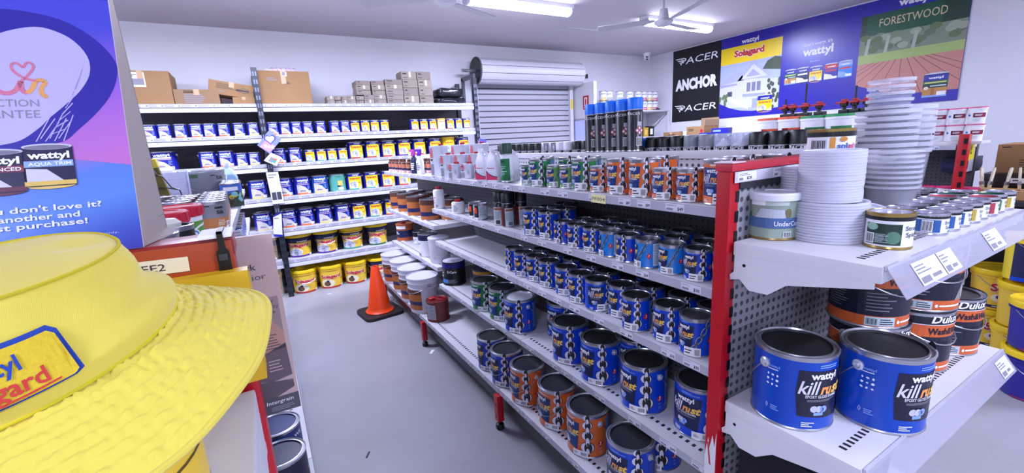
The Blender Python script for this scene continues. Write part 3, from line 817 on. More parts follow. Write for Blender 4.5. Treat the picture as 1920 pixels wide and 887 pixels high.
CARD2 = mat('#8f7050', .8, var=.08, scale=10)
zt = 2.022
carton('cardboard_carton', .42, .42, .293, (-.775, 5.41, zt), 0, 'big brown carton with a white address label next to the display card', None, lambda A, w, h: (A.rect(-.16, h * .52, .03, h * .95, PAPER, 1), A.rect(-.12, h * .58, .02, h * .76, GREYINK, 2), A.greek(-.14, .02, h * .82, h * .9, 2, INK, 2)))
carton('cardboard_carton', .355, .34, .137, (-.383, 5.375, zt), 0, 'low brown carton lying beside the big addressed carton on the rack', None, lambda A, w, h: (A.greek(-.10, .0, h * .75, h * .93, 2, BLACK, 1), A.greek(-.10, .12, h * .1, h * .7, 5, GREYINK, 1)), col=CARD2)
carton('cardboard_carton', .372, .30, .128, (-.106, 5.36, 2.10), 0, 'brown carton tilted across two lower cartons at the rack upright', None, lambda A, w, h: (pr_lines(A, w * .8, h), A.ring(w * .28, h * .5, .085, .026, .004, INK, 2, 4, rot=0), A.greek(w * .1, w * .42, h * .38, h * .62, 1, INK, 1)), rot=(0, radians(9.5)))
carton('cardboard_carton', .19, .28, .068, (-.005, 5.34, zt), 0, 'small low brown carton under the tilted carton beside the upright', None, None)
carton('cardboard_carton', .49, .40, .325, (.375, 5.40, zt), 0, 'tallest brown carton carrying a rolled plastic bag on the rack', None, lambda A, w, h: (A.rect(-.02, h * .84, .035, h * .97, PAPER, 1), A.ell(.008, h * .92, .015, .018, GREYINK, 2, 10), A.greek(-.15, -.05, h * .7, h * .8, 2, GREYINK, 1), A.greek(.0, .06, h * .6, h * .68, 2, INK, 1)))
t = thing('plastic_bag_roll', (.39, 5.38, zt + .326)); b = MB(); pl = mat('#e3dcec', .2, alpha=.8); pk = mat('#d37f9c', .4)
prof = [(-.14, .01), (-.15, .03), (-.12, .055), (-.02, .06), (.08, .056), (.14, .05), (.16, .03), (.14, .008)]
P = []; n = 18
for i in range(n + 1):
    x = -.16 + .32 * i / n; P.append((x, .0, .028 + .004 * sin(i * 2.1)))
b.tube(P, [.012 + .018 * sin(pi * min(1, max(0, (i + 1.2) / (n + 2.4)))) + .002 * sin(i * 3) for i in range(n + 1)], pl, 12); b.build('bag', t)
for k in range(6):
    x = -.10 + k * .042; MB().tube([(x + .02 * cos(a) * .4, -.031 * cos(a), .029 + .031 * sin(a)) for a in [pi * i / 10 - .3 for i in range(11)]], .0025, pk, 5).build('stripe', t)
tag(t, 'clear plastic roll with pink stripes on the tallest carton', 'bag')

SMALL = []
for x, w in ((.807, .074), (.881, .066), (.949, .068), (1.028, .085), (1.116, .084)):
    for k in range(2): SMALL.append((x, w, zt + k * .0425, .042))
for x, w in ((1.217, .112), (1.343, .135), (1.516, .196)):
    for k in range(2): SMALL.append((x, w, zt + k * .0495, .049))
for x, w in ((1.713, .182), (1.894, .172)):
    for k in range(4): SMALL.append((x - .004 * k, w, zt + k * .0915, .091))
for x, w, hh, n in ((1.165, .155, .050, 3), (1.330, .145, .051, 3), (1.512, .205, .057, 3)):
    for k in range(n): SMALL.append((x, w, zt + .0995 + k * (hh + .0005), hh))
SCOL = [mat(h, .8, var=.06, scale=15) for h in ('#94867c', '#9b8c80', '#8d7f76')]
COLX = sorted({round(q[0], 3) for q in SMALL if abs(q[2] - zt) < .01})
for i, (x, w, z, h) in enumerate(SMALL):
    base = min(COLX, key=lambda c: abs(c - x)) if z < zt + .095 or x > 1.65 else None
    lv = sum(1 for q in SMALL if abs(q[0] - x) < (.03 if base is None or x < 1.65 else .07) and q[2] < z - .01 and (base is not None or q[2] > zt + .095))
    col_i = COLX.index(base) if base is not None else [1.165, 1.330, 1.512].index(x)
    nth = ('%s along from the tallest carton' if base is not None else '%s column of the raised middle block') % ORD[col_i]
    carton('small_carton', w - .004, .22, h, (x, 5.33 + random.uniform(-.01, .012), z), random.uniform(-.03, .03),
           'small greyish carton on the rack, %s, %s' % (('lowest layer', 'second layer', 'third layer', 'fourth layer', 'fifth layer', 'sixth layer')[lv], nth), 'small cartons stacked on the rack',
           (lambda A, w, h: (pr_small(A, w, h), A.rect(w * .0, h * .3, w * .14, h * .95, PAPER, 2))) if i % 3 == 1 else pr_small, tape=False, col=SCOL[i % 3])


def soft_box(w, d, h, m, seed, amp=.012, sub=6):
    bm = bmesh.new(); bmesh.ops.create_cube(bm, size=1); bmesh.ops.subdivide_edges(bm, edges=bm.edges[:], cuts=sub, use_grid_fill=True)
    from mathutils import noise
    mb = MB()
    for v in bm.verts:
        p = v.co * 2; q = Vector((p.x, p.y, p.z)); k = (abs(q.x) ** 5 + abs(q.y) ** 5 + abs(q.z) ** 5) ** .2; q = q / max(k, .6)
        nn = noise.noise_vector(Vector((q.x * 2.2, q.y * 2.2, q.z * 3 + seed))) * amp
        v.co = Vector((q.x * w / 2, q.y * d / 2, q.z * h / 2 + h / 2)) + nn
        v.co.z = max(v.co.z, 0.0005)
    bm.verts.index_update(); mb.add([v.co.copy() for v in bm.verts], [[v.index for v in f.verts] for f in bm.faces], m); bm.free()
    return mb


BAGM = mat('#22222a', .18, var=.2, scale=25)
t = thing('black_bag', (2.215, 5.36, zt)); soft_box(.40, .34, .075, BAGM, 3).build('bundle', t, smooth=60); tag(t, 'flat black plastic bag on the rack end, the lower of two', 'bag')
t = thing('black_bag', (2.225, 5.37, zt + .077)); soft_box(.35, .32, .115, BAGM, 8, .016).build('bundle', t, smooth=60)
MB().box(.06, -.02, .112, .11, .03, .135, BLACK, bev=.006).build('knot', t); tag(t, 'puffy black plastic bag on the rack end, the upper of two', 'bag')


# cards hanging at the rack upright
def card(name, pts, y, col, label, draw, cat='card'):
    t = thing(name, (0, y, 0))
    MB().prism(pts, 0, .003, col, lambda a, b, h: (a, -h, b)).build('board', t, smooth=0)
    A = Art(); draw(A); A.build('print', on_plane((0, -.003, 0), (1, 0, 0), (0, 0, 1)), t); return tag(t, label, cat)


def heart(A, x, y, s, m, l, w=None):
    P = []
    for i in range(28):
        a = 2 * pi * i / 28; P.append((x + s * .062 * 16 * sin(a) ** 3 / 1.0, y + s * .062 * (13 * cos(a) - 5 * cos(2 * a) - 2 * cos(3 * a) - cos(4 * a))))
    A.poly(P, m, l)


VIO = mat('#6f64c8', .4)
cq = [(.04, 1.618), (.166, 1.761), (.262, 1.665), (.136, 1.53)]
card('heart_card', cq, 5.08, mat('#7b86d8', .4), 'small tilted violet card with a pale heart hung on the rack upright', lambda A: (A.poly([(.06, 1.60), (.12, 1.665), (.20, 1.60), (.14, 1.545)], mat('#c98fc4', .4), 1), heart(A, .16, 1.672, .055, mat('#4e49b4', .4), 2), heart(A, .16, 1.672, .040, PAPER, 3), [A.rect(.10 + k * .03, 1.59 - k * .006, .122 + k * .03, 1.618 - k * .006, (CREAM, SILVER, PALE)[k], 4) for k in range(3)]))
card('colour_card', [(.075, 1.465), (.148, 1.54), (.235, 1.49), (.178, 1.405)], 5.07, mat('#e3e2ee', .4), 'tilted white card with colour patches under the violet heart card', lambda A: (A.poly([(.11, 1.46), (.145, 1.50), (.17, 1.48), (.14, 1.44)], GREYINK, 1), A.poly([(.17, 1.485), (.195, 1.47), (.185, 1.455), (.16, 1.468)], ORANGE, 1), A.poly([(.16, 1.468), (.185, 1.455), (.17, 1.432), (.145, 1.446)], TEAL, 1)))
card('swatch_card', [(.075, 1.345), (.185, 1.345), (.195, 1.02), (.088, 1.02)], 5.117, mat('#dcdce6', .4), 'long white swatch card with two dark chips hung on the rack upright', lambda A: (A.greek(.09, .175, 1.28, 1.33, 2, GREYINK, 1, .5), A.rect(.095, 1.06, .135, 1.14, mat('#3f3f4a'), 1), A.rect(.142, 1.06, .182, 1.14, mat('#3f3f4a'), 1), A.line([(.139, 1.05), (.134, 1.25)], .002, GREYINK, 1)))
card('price_card', [(.075, .90), (.155, .93), (.128, .665), (.045, .685)], 5.117, mat('#dedeee', .4), 'white price card with blue ends hung low on the rack upright', lambda A: (A.poly([(.072, .885), (.154, .915), (.156, .93), (.075, .902)], BLUEW, 1), A.poly([(.045, .685), (.128, .665), (.130, .69), (.047, .71)], BLUEW, 1), A.greek(.08, .14, .86, .88, 1, GREYINK, 1)))
t = thing('blue_tag', (2.53, 5.10, 1.50)); MB().box(-.05, -.002, 0, .05, 0, .075, PAPER, M=Matrix.Rotation(.25, 4, 'Y')).build('board', t); MB().box(-.048, -.004, .016, .052, -.0022, .075, mat('#4a4fc8', .4), M=Matrix.Rotation(.25, 4, 'Y')).build('print', t); tag(t, 'little blue and white tag sticking out at the rack end post', 'tag')

# ================================================================== gondolas
PEGD = peg_mat('#55545c', '#18181c', .0254, .20, 'YZ'); PEGE = peg_mat('#9c9ba2', '#4e4d54', .0254, .27, 'XZ'); PEGW = peg_mat('#d3d2d8', '#4a4a52', .0254, .24, 'YZ')


def strip_art(A, L, z0, z1, start=.06, step=.135, dark=False):
    u = start; h = z1 - z0
    while u < L - .09:
        w = random.choice((.062, .07, .058))
        A.rect(u, z0 + h * .12, u + w, z1 - h * .1, mat('#d9d9e6', .5), 2)
        A.greek(u + .004, u + w * .62, z0 + h * .62, z1 - h * .2, 2, GREYINK, 3, .35); A.rect(u + .004, z0 + h * .2, u + w * .4, z0 + h * .42, GREYINK, 3)
        A.text(random.choice(('$34', '$49', '$30', '$44', '$89', '$99')), u + w * .64, u + w * .94, z0 + h * .24, h * .34, INK, 3, .02)
        u += w + random.choice((.03, .06, .09, .13))


def shelf_part(root, xl, xb, y0, y1, z, holes=True, strip=True, name='shelf', side=-1, over=None):
    """a steel shelf tray from the lip xl back to xb; side -1: its lip looks towards -x"""
    s = MB(); th = .032
    s.box(min(xl, xb), y0 + .002, z - th, max(xl, xb), y1 - .002, z, SHELFW, bev=.003)
    if holes:
        n = int((y1 - y0) / .026); sg = 1 if xb > xl else -1
        for i in range(n):
            y = y0 + .03 + i * .026
            if y < y1 - .02: s.box(min(xl + sg * .045, xl + sg * .060), y, z - .001, max(xl + sg * .045, xl + sg * .060), y + .011, z + .0004, mat('#26262b'))
    sh = s.build(name, root)
    if strip:
        A = Art(); L = y1 - y0 - .006
        A.rect(0, z - .031, L, z - .002, STRIP, 1); strip_art(A, L, z - .031, z - .002)
        if over: over(A, L, z)
        fn = on_plane((xl, y1 - .003, 0), (0, -1, 0), (0, 0, 1)) if side < 0 else on_plane((xl, y0 + .003, 0), (0, 1, 0), (0, 0, 1))
        A.build('price_strip', fn, sh)
    return sh


BAYS = [.69, 1.87, 3.08, 4.38]
gon = thing('gondola_shelving', (0, 0, 0))
Z1, Z2, Z3, Z4, ZB = 1.299, 1.060, .812, .471, .235
XL, XS = 1.08, 1.405
for i in range(3):
    def pf(A, L, z):
        A.rect(L - .58, z - .033, L - .50, z - .002, mat('#efe9a8', .5), 4); A.text('PF004', L - .575, L - .505, z - .024, .013, INK, 5, .0)
    shelf_part(gon, XL, XS, BAYS[i], BAYS[i + 1], Z1, over=pf if i == 0 else None)
for i in range(2):
    for z in (Z2, Z3, Z4): shelf_part(gon, XL, XS, BAYS[i], BAYS[i + 1], z)
for z in (.925, .60): shelf_part(gon, XL, XS, BAYS[2], BAYS[3], z)
for i in range(3): shelf_part(gon, .93, XS, BAYS[i], BAYS[i + 1], ZB)
for i in range(3):
    MB().box(XS, BAYS[i] + .001, .1, XS + .05, BAYS[i + 1] - .001, 1.30, PEGD).build('back_panel', gon, smooth=0)
    MB().box(XS, BAYS[i] + .001, 1.301, XS + .05, BAYS[i + 1] - .001, 1.408, PEGW).build('back_panel', gon, smooth=0)
    MB().box(XS - .012, BAYS[i], 1.409, XS + .066, BAYS[i + 1], 1.437, SHELFW, bev=.003).build('top_cap', gon)
    MB().box(.965, BAYS[i], .10, .975, BAYS[i + 1], .20, mat('#26262c', .4)).build('kick_plate', gon)
    shelf_part(gon, 1.85, XS + .05, BAYS[i], BAYS[i + 1], Z1, side=1, holes=False, strip=False)
    shelf_part(gon, 1.93, XS + .05, BAYS[i], BAYS[i + 1], ZB, side=1, holes=False, strip=False)
for y in (1.87, 3.08, 4.26):
    for x in (.925, 1.91):
        f = MB().box(x - .018, y - .02, .05, x + .018, y + .02, .20, RED, bev=.003); f.box(x - .0185, y - .005, .07, x - .016, y + .005, .09, BLACK); f.box(x - .0185, y - .005, .135, x - .016, y + .005, .155, BLACK)
        lg = f.build('leg', gon)
        MB().lathe([(0, 0), (.02, 0), (.024, .012), (.02, .03), (.01, .036), (.008, .052), (0, .052)], BLACK, 20, c=(x, y, 0)).build('foot', lg)
# end frame with slotted posts, peg panels and two end shelves
for x in (.971, 1.875):
    p = MB().box(x, .64, .02, x + .036, .676, 1.405, RED, bev=.002)
    for k in range(26): p.box(x + .024, .6385, .08 + k * .05, x + .0365, .6402, .108 + k * .05, BLACK)
    if x < 1:
        random.seed(5)
        P = [(.642, .57), (.674, .553), (.675, .61)] + [(.672 - i * .004 + random.uniform(-.002, .002), .63 + (i % 3) * .018 + i * .004) for i in range(7)] + [(.642, .70)]
        p.prism(P, 0, .001, mat('#d8d4d6', .6), lambda a, b, h: (x - .0006 - h, a, b)); p.prism([(.655, .59), (.660, .595), (.668, .66), (.664, .66)], 0, .001, RED, lambda a, b, h: (x - .0012 - h, a, b))
    p.build('post', gon)
MB().box(.971, .636, 1.4055, 1.911, .682, 1.425, mat('#c0303e', .3), bev=.004).build('top_rail', gon)
MB().box(.968, .634, 1.4255, 1.02, .684, 1.4285, mat('#e6c9cf', .4), bev=.001).build('rail_cap', gon)
MB().box(1.008, .645, .985, 1.874, .652, 1.36, PEGE).build('end_panel', gon, smooth=0)
MB().box(1.008, .645, .60, 1.874, .652, .983, PEGE).build('end_panel', gon, smooth=0)
MB().box(1.008, .645, .10, 1.874, .652, .598, PEGE).build('end_panel', gon, smooth=0)
MB().box(1.008, .637, 1.362, 1.874, .652, 1.405, mat('#2a2a2e', .5)).build('rail_face', gon)
A = Art(); A.rect(0, 1.378, .86, 1.4045, mat('#cdccd8', .35), 1)
for u in (.012, .16, .34, .52, .70): A.rect(u, 1.381, u + .075, 1.402, PAPER, 2); A.greek(u + .004, u + .05, 1.393, 1.400, 2, GREYINK, 3, .4); A.rect(u + .004, 1.383, u + .02, 1.389, GREYINK, 3); A.text('$28', u + .035, u + .055, 1.384, .007, INK, 3, .02)
A.build('rail_price_strip', on_plane((.982, .6365, 0), (1, 0, 0), (0, 0, 1)), gon)


def end_shelf(root, x0, x1, yf, yb, z, drop, strip=True):
    s = MB().box(x0, yf, z - .034, x1, yb, z, SHELFW, bev=.004)
    n = int((x1 - x0) / .018)
    for i in range(n):
        if (i // 3) % 4 != 3 or z < 1: s.box(x0 + .04 + i * .0175, yf + .045, z - .001, x0 + .048 + i * .0175, yf + .060, z + .0005, mat('#26262b'))
    sh = s.build('end_shelf', root)
    for x in (x0, x1 - .003):
        P = [(yf + .01, z - .033), (yf + .01, z - .046), (yb - .13, z - .080), (yb - .09, z - .113), (yb - .045, z - .115), (yb - .02, z - .092), (yb + .004, z - .098), (yb + .006, z - .086), (yb - .004, z - .075), (yb - .004, z - .033)]
        b = MB().prism(P, 0, .003, SHELFW, lambda a, c, h: (x + h, a, c)); b.lathe([(0, 0), (.004, 0), (.004, .0008), (0, .0008)], BLACK, 12, M=Matrix.Translation((x - .0004, yb - .03, z - .055)) @ Matrix.Rotation(-pi / 2, 4, 'Y'))
        b.build('bracket', sh, smooth=0)
    if strip:
        M = lambda a, c, h: (a, yf - .004 - c * .55 - h, z - .002 - c * .83)
        MB().prism([(x0 + .004, 0), (x1 - .004, 0), (x1 - .004, .062), (x0 + .004, .062)], 0, .0015, mat('#b9b8c8', .12, alpha=.5), M).build('price_holder', sh, smooth=0)
        MB().box(x0 + .004, yf - .006, z - .006, x1 - .004, yf - .001, z + .003, mat('#d6d5e2', .15, alpha=.8)).build('holder_clip', sh)
        for u in (((.09, .12), (.215, .08), (.50, .10)) if z > 1 else ((.80, .09),)):
            A = Art(); A.rect(u[0], .008, u[0] + u[1], .055, mat('#dddde9', .5), 1); A.greek(u[0] + .005, u[0] + u[1] * .6, .030, .050, 3, GREYINK, 2, .4); A.greek(u[0] + u[1] * .5, u[0] + u[1] * .9, .012, .026, 1, GREYINK, 2); A.rect(u[0] + .006, .012, u[0] + u[1] * .4, .024, GREYINK, 2)
            A.build('price_card', lambda x, y, l: (x0 + x, yf - .0065 - (.062 - y) * .55 - l, z - .002 - (.062 - y) * .83), sh)
    return sh


end_shelf(gon, .985, 1.895, .333, .632, 1.235, .05)
end_shelf(gon, .985, 1.895, .325, .632, .80, .05)
end_shelf(gon, .985, 1.895, .22, .632, .235, .05, strip=False)
tag(gon, 'long grey two-sided gondola with red posts and stock on white shelves', 'gondola shelving')

# ------------------------------------------------------------------ tins on the aisle side of the gondola
SHN = {Z1: 'top gondola shelf', Z2: 'second gondola shelf', Z3: 'third gondola shelf', Z4: 'fourth gondola shelf', ZB: 'gondola base shelf'}
TN = {'k': 'blue chain-print tin', 'g': 'green chain-print tin', 'o': 'orange chain-print tin', 'h': 'bright blue slanting-chain tin'}
TS = {'1': 'one-litre ', '5': 'small ', '4': 'big '}


def shelf_tins(z, items, extra=None, behind=False):
    """items run from the red end post away from us"""
    cnt = 0
    for it in items:
        k, x, y = it[:3]; rz = -it[3] if len(it) > 3 else random.uniform(-.12, .12)
        cnt += 1
        size = '1' if '1' in k else '5' if '5' in k else '4'
        nm = TS[size] + TN[k[0]]
        if k == 'gl5': nm = 'small light-green tin'
        if k == 'k1d': nm = 'one-litre blue slanting-chain tin'
        if k == 'k4w': nm = 'big white-lidded blue chain-print tin'
        if k in ('k4h', 'o4h'): nm += ' with handle down'
        w = extra[cnt - 1] if extra and cnt <= len(extra) and extra[cnt - 1] else ''
        lab = '%s%s, %s from the red post, %s%s' % (nm, w, ORD[cnt - 1], 'back row, ' if behind else '', SHN[z])
        put(k, (x, y, z + .0004), FACE_AISLE + rz, lab, 'paint tin', 'chain-print paint tins on the gondola')


shelf_tins(Z1, [('o1', 1.14, .774), ('o5', 1.128, .872), ('o5', 1.122, .962), ('o1', 1.136, 1.062, .1), ('o1', 1.150, 1.187), ('o5', 1.146, 1.296), ('g1', 1.146, 1.392), ('gl5', 1.153, 1.503, -.25), ('gl5', 1.151, 1.60, -.2), ('g1', 1.133, 1.692, -.1), ('g5', 1.149, 1.811)])
shelf_tins(Z1, [('o1', 1.27, .80), ('o1', 1.35, .735), ('o1', 1.27, 1.10), ('g1', 1.26, 1.50), ('g1', 1.25, 1.62), ('g1', 1.27, 1.86)], behind=True)
shelf_tins(Z2, [('k5', 1.148, .752), ('k5', 1.13, .838), ('h5', 1.126, .932, .2), ('h5', 1.119, 1.028, .75), ('k5', 1.123, 1.125, .55), ('h5', 1.127, 1.222, .75), ('k5', 1.121, 1.314, .15), ('k5', 1.12, 1.413, .2), ('k5', 1.125, 1.516, .45), ('k1', 1.137, 1.638), ('k1', 1.131, 1.762)],
           ['', ' labelled white'])
shelf_tins(Z2, [('k5', 1.225, .78), ('k5', 1.22, .88), ('k5', 1.215, .99), ('k5', 1.22, 1.09), ('k5', 1.215, 1.19), ('k5', 1.212, 1.29), ('k5', 1.21, 1.40), ('k5', 1.215, 1.49), ('k1', 1.245, 1.66), ('k1', 1.24, 1.78), ('k5', 1.315, .80), ('k5', 1.31, .91), ('k5', 1.305, 1.04), ('k5', 1.30, 1.31), ('k5', 1.30, 1.42), ('k1', 1.345, 1.80)], behind=True)
shelf_tins(Z3, [('k1d', 1.139, .842, .05), ('k1', 1.147, .957), ('k1', 1.126, 1.087), ('k1', 1.172, 1.208), ('k1', 1.144, 1.318, -.75), ('k1', 1.142, 1.428, .12), ('k1', 1.156, 1.547), ('k1', 1.157, 1.684), ('k1', 1.159, 1.80), ('k1', 1.153, 1.912), ('k1', 1.168, 2.036, .5)],
           ['', ' labelled white', ' labelled matt black'])
shelf_tins(Z3, [('k1', 1.25, .86), ('k1', 1.26, .99), ('k1', 1.25, 1.13), ('k1', 1.255, 1.38), ('k1', 1.265, 1.50), ('k1', 1.27, 1.64), ('k1', 1.27, 1.77), ('k1', 1.265, 1.90), ('k1', 1.35, 1.02), ('k1', 1.345, 1.23)], behind=True)
shelf_tins(Z4, [('k4', 1.235, .885), ('k4', 1.184, 1.102), ('k4', 1.18, 1.345), ('k4', 1.183, 1.565, .05), ('k4w', 1.166, 2.006), ('g4', 1.174, 2.215), ('g4', 1.155, 2.42, -.25)])
shelf_tins(Z4, [('k4', 1.315, 1.80, -.2), ('k4', 1.316, 1.27)], behind=True)
shelf_tins(ZB, [('k4', 1.042, 1.03), ('o4', 1.039, 1.270, .1), ('o4h', 1.036, 1.482), ('o4h', 1.022, 1.714), ('k4h', 1.019, 1.921), ('k4', 1.03, 2.114)])
shelf_tins(ZB, [('k4', 1.225, 1.06)], behind=True)

# far bay of the gondola
BRN, ORB = mat('#5f3424', .45), mat('#bd6c36', .45)
tin('brown', .080, .172, BRN, lambda A: art_brown(A, .080, .172), su=1.0, seg=36, lid=mat('#8c8c94', .35, .6))
for i, (x, y) in enumerate(((1.184, 3.422), (1.172, 3.745), (1.18, 4.065), (1.182, 4.33))):
    put('brown', (x, y, .9254), FACE_AISLE + .1, 'orange and brown tin with a navy band, %s back from the tall white bottle' % ORD[i], 'paint tin', 'orange and brown tins')
for i, (x, y) in enumerate(((1.32, 3.30), (1.33, 3.58), (1.33, 3.90), (1.33, 4.2))):
    put('brown', (x, y, .9254), FACE_AISLE, 'orange and brown tin in the back row, %s along behind the tall white bottle' % ORD[i], 'paint tin', 'orange and brown tins')
tin('rednavy', .085, .168, mat('#b8562c', .45), lambda A: (A.rect(-.26, .04, .26, .11, NAVY, 1), A.rect(-.08, .125, .08, .158, PAPER, 1), A.greek(-.05, .02, .07, .10, 2, PAPER, 2)), su=1.0, seg=36, lid=mat('#b8562c', .45), lidk='cap')
put('rednavy', (1.205, 4.30, .6004), FACE_AISLE + .4, 'rust-orange tub with a wide navy band at the far gondola end', 'paint tin')
MB().lathe([(0, 0), (.025, 0), (.025, .012), (.012, .022), (0, .024)], mat('#8f2418', .4), 18, c=(-.02, 0, .172)).build('cap', _T['rednavy'])
tin('whitenavy', .080, .195, PAPER, lambda A: (A.rect(-.25, .14, .25, .194, NAVY, 1), A.rect(-.06, .01, -.03, .035, INK, 1), A.barcode(-.01, .03, .01, .035), A.greek(-.05, .03, .08, .12, 3, GREYINK, 1)), su=1.0, seg=36, lid=mat('#77777f', .3, .7))
put('whitenavy', (1.171, 3.52, .6004), FACE_AISLE, 'white tin with a dark navy top, second shelf below the orange tins', 'paint tin')
tin('smallblack', .055, .12, PAPER, lambda A: (A.rect(-.19, .07, .19, .119, BLACK, 1), A.greek(-.05, .05, .02, .05, 3, GREYINK, 1)), su=1.0, seg=24)
put('smallblack', (1.26, 4.05, .6004), FACE_AISLE, 'small black and white tin behind the rust-orange tub', 'paint tin')
t = thing('plastic_tub', (1.168, 3.24, .6004), -pi / 2)
MB().lathe([(0, 0), (.074, 0), (.078, .006), (.085, .19), (.088, .192), (.088, .204), (.08, .208), (0, .208)], mat('#d6d6e0', .35), 36).build('body', t)
A = Art(); A.greek(-.05, .0, .03, .06, 3, GREYINK, 1); A.ring(.05, .05, .008, .008, .002, GREYINK, 1); A.build('label', on_cyl(.078, .085, .19), t, cut=.02)
tag(t, 'plain white plastic tub beside the end of the empty shelf', 'tub')


def white_pail(key):
    t = thing('steel_pail'); w = mat('#d7d6e2', .35)
    MB().lathe([(0, 0), (.108, 0), (.112, .004), (.1146, .10), (.1173, .195), (.121, .20), (.118, .205), (.121, .235), (.124, .24), (.121, .246), (.124, .275), (.128, .278), (.126, .284), (.119, .284), (.117, .279), (0, .278)], w, 40).build('body', t)
    A = Art(); A.rect(-.14, .03, .11, .19, BRN, 1); A.rect(-.14, .03, .11, .155, ORB, 2); A.rect(-.14, .07, .11, .10, mat('#2a2c62', .4), 3); A.rect(-.13, .04, -.10, .06, PAPER, 3); A.rect(-.13, .165, -.09, .18, PAPER, 3)
    A.build('label', on_cyl(.112, .119, .25), t, cut=.012)
    for s in (-1, 1):
        M = Matrix.Translation((s * .121, 0, .225)) @ Matrix.Rotation(s * pi / 2, 4, 'Y'); MB().lathe([(.013, 0), (.012, .006), (.005, .009), (0, .010)], STEEL, 14, M=M).build('ear', t)
    MB().tube([(.128 * cos(a), -.130 * abs(sin(a)), .225 - .06 * sin(a)) for a in [pi * i / 16 for i in range(17)]], .002, STEEL, 6).build('handle', t)
    _T[key] = t


white_pail('wpail')
for i, (x, y) in enumerate(((1.005, 3.245), (1.02, 3.545), (1.035, 3.85), (1.03, 4.16))):
    put('wpail', (x, y, ZB + .0004), FACE_AISLE + .1, 'white steel pail with an orange band, %s back from the red-capped can' % ORD[i], 'paint pail', 'white steel pails on the far base shelf')

# cans and bottles of the middle bay
def can_thing(name, x, y, z, label, cat, prof, m, art=None, r=None, h=.1, rz=FACE_AISLE, parts=(), seg=32):
    t = thing(name, (x, y, z), rz); MB().lathe(prof, m, seg).build('body', t)
    for pn, pp, pm, off in parts: MB().lathe(pp, pm, 20, c=off).build(pn, t)
    if art: A = Art(); art(A); A.build('label', on_cyl(r), t, cut=.01)
    return tag(t, label, cat)


RC = mat('#b3202a', .4); MAR = mat('#6a1c1c', .4)
can_thing('thinner_can', 1.02, 2.985, ZB + .0004, 'maroon can with a red cap on the base shelf beside the white pails', 'can',
          [(0, 0), (.083, 0), (.084, .004), (.083, .008), (.083, .148), (.085, .152), (.082, .156), (.078, .152), (0, .150)], MAR,
          lambda A: (A.rect(.005, .02, .085, .135, mat('#a9a5ad', .5), 1), A.greek(.01, .08, .03, .13, 9, GREYINK, 2, .4), A.greek(-.06, -.01, .06, .085, 2, PAPER, 1), A.rect(-.07, .01, -.03, .035, GREEN, 1), A.poly([(-.03, .115), (-.005, .12), (-.008, .135), (-.03, .13)], PAPER, 1)), .083, .15, FACE_AISLE,
          (('cap', [(0, 0), (.024, 0), (.024, .016), (.018, .02), (0, .02)], RC, (-.02, -.035, .151)), ('handle', [(.028, .004), (.032, .010), (.028, .016), (.024, .010), (.028, .004)], RC, (.02, .03, .15))))
can_thing('paint_tin', 1.193, 3.03, Z4 + .0004, 'black tin with a white lid and blue picture strip on the fourth gondola shelf', 'paint tin',
          [(0, 0), (.087, 0), (.0885, .003), (.087, .006), (.087, .176), (.0885, .18), (.087, .183), (.083, .180), (0, .178)], mat('#17171c', .35),
          lambda A: (A.rect(-.27, .135, .27, .172, mat('#1c1c6e', .4), 1), A.text('RICA', -.05, .04, .143, .02, mat('#3434b0', .4), 2, .02), A.greek(-.06, .02, .085, .105, 2, PAPER, 1), A.rect(-.06, .065, .0, .08, PAPER, 1), A.rect(-.05, .02, .05, .05, mat('#4f86d8', .4), 1), A.greek(.05, .13, .02, .05, 4, GREYINK, 1), A.text('E-Care', .05, .12, .10, .018, PAPER, 1, .02)), .087, .18, FACE_AISLE,
          (('lid', [(.083, .181), (.06, .183), (0, .183)], mat('#d5d8e6', .3), (0, 0, 0)),))
can_thing('paint_tin', 1.28, 2.68, Z4 + .0004, 'dark tin with a gold rim in shade behind the green tins', 'paint tin',
          [(0, 0), (.080, 0), (.082, .003), (.080, .006), (.080, .172), (.082, .176), (.078, .18), (.074, .176), (0, .175)], mat('#2a2440', .4),
          lambda A: (A.rect(-.25, .150, .25, .172, mat('#b88a2a', .4), 1), A.greek(-.05, .05, .05, .09, 3, GREYINK, 1)), .080, .18)
can_thing('solvent_bottle', 1.125, 3.035, Z2 + .0004, 'tall white bottle with a red cap at the far end of the second shelf', 'bottle',
          [(0, 0), (.038, 0), (.040, .004), (.040, .128), (.036, .138), (.018, .142), (0, .142)], PAPER,
          lambda A: (A.text('PVC', -.035, -.01, .10, .018, GREYINK, 1, .02), A.greek(-.03, .02, .04, .09, 4, REDT, 1, .4), A.barcode(.02, .04, .012, .035)), .040, .14, FACE_AISLE,
          (('cap', [(0, .141), (.020, .141), (.020, .16), (0, .161)], RC, (0, 0, 0)),))
can_thing('solvent_can', 1.132, 2.70, Z2 + .0004, 'squat white can with a broad red cap on the second gondola shelf', 'can',
          [(0, 0), (.041, 0), (.044, .004), (.044, .070), (.040, .076), (.02, .078), (0, .078)], PAPER,
          lambda A: (A.text('PVC', -.04, -.005, .045, .014, GREYINK, 1, .02), A.greek(-.04, .0, .012, .04, 3, REDT, 1, .4), A.greek(.01, .05, .015, .06, 6, GREYINK, 1, .4)), .044, .08, FACE_AISLE,
          (('cap', [(0, .077), (.022, .077), (.022, .093), (0, .094)], RC, (0, 0, 0)),))
tin('epoxy', .040, .098, mat('#17171b', .35), lambda A: (A.rect(-.03, .04, .02, .075, mat('#e0521c', .4), 1), A.rect(-.02, .06, -.005, .09, PAPER, 2), A.rect(.03, .006, .095, .085, PALE, 1), A.greek(.035, .09, .02, .08, 7, GREYINK, 2, .4), A.rect(-.12, .006, .03, .016, PAPER, 2)), su=1.0, seg=28, lid=mat('#cfcfd6', .35, .7))
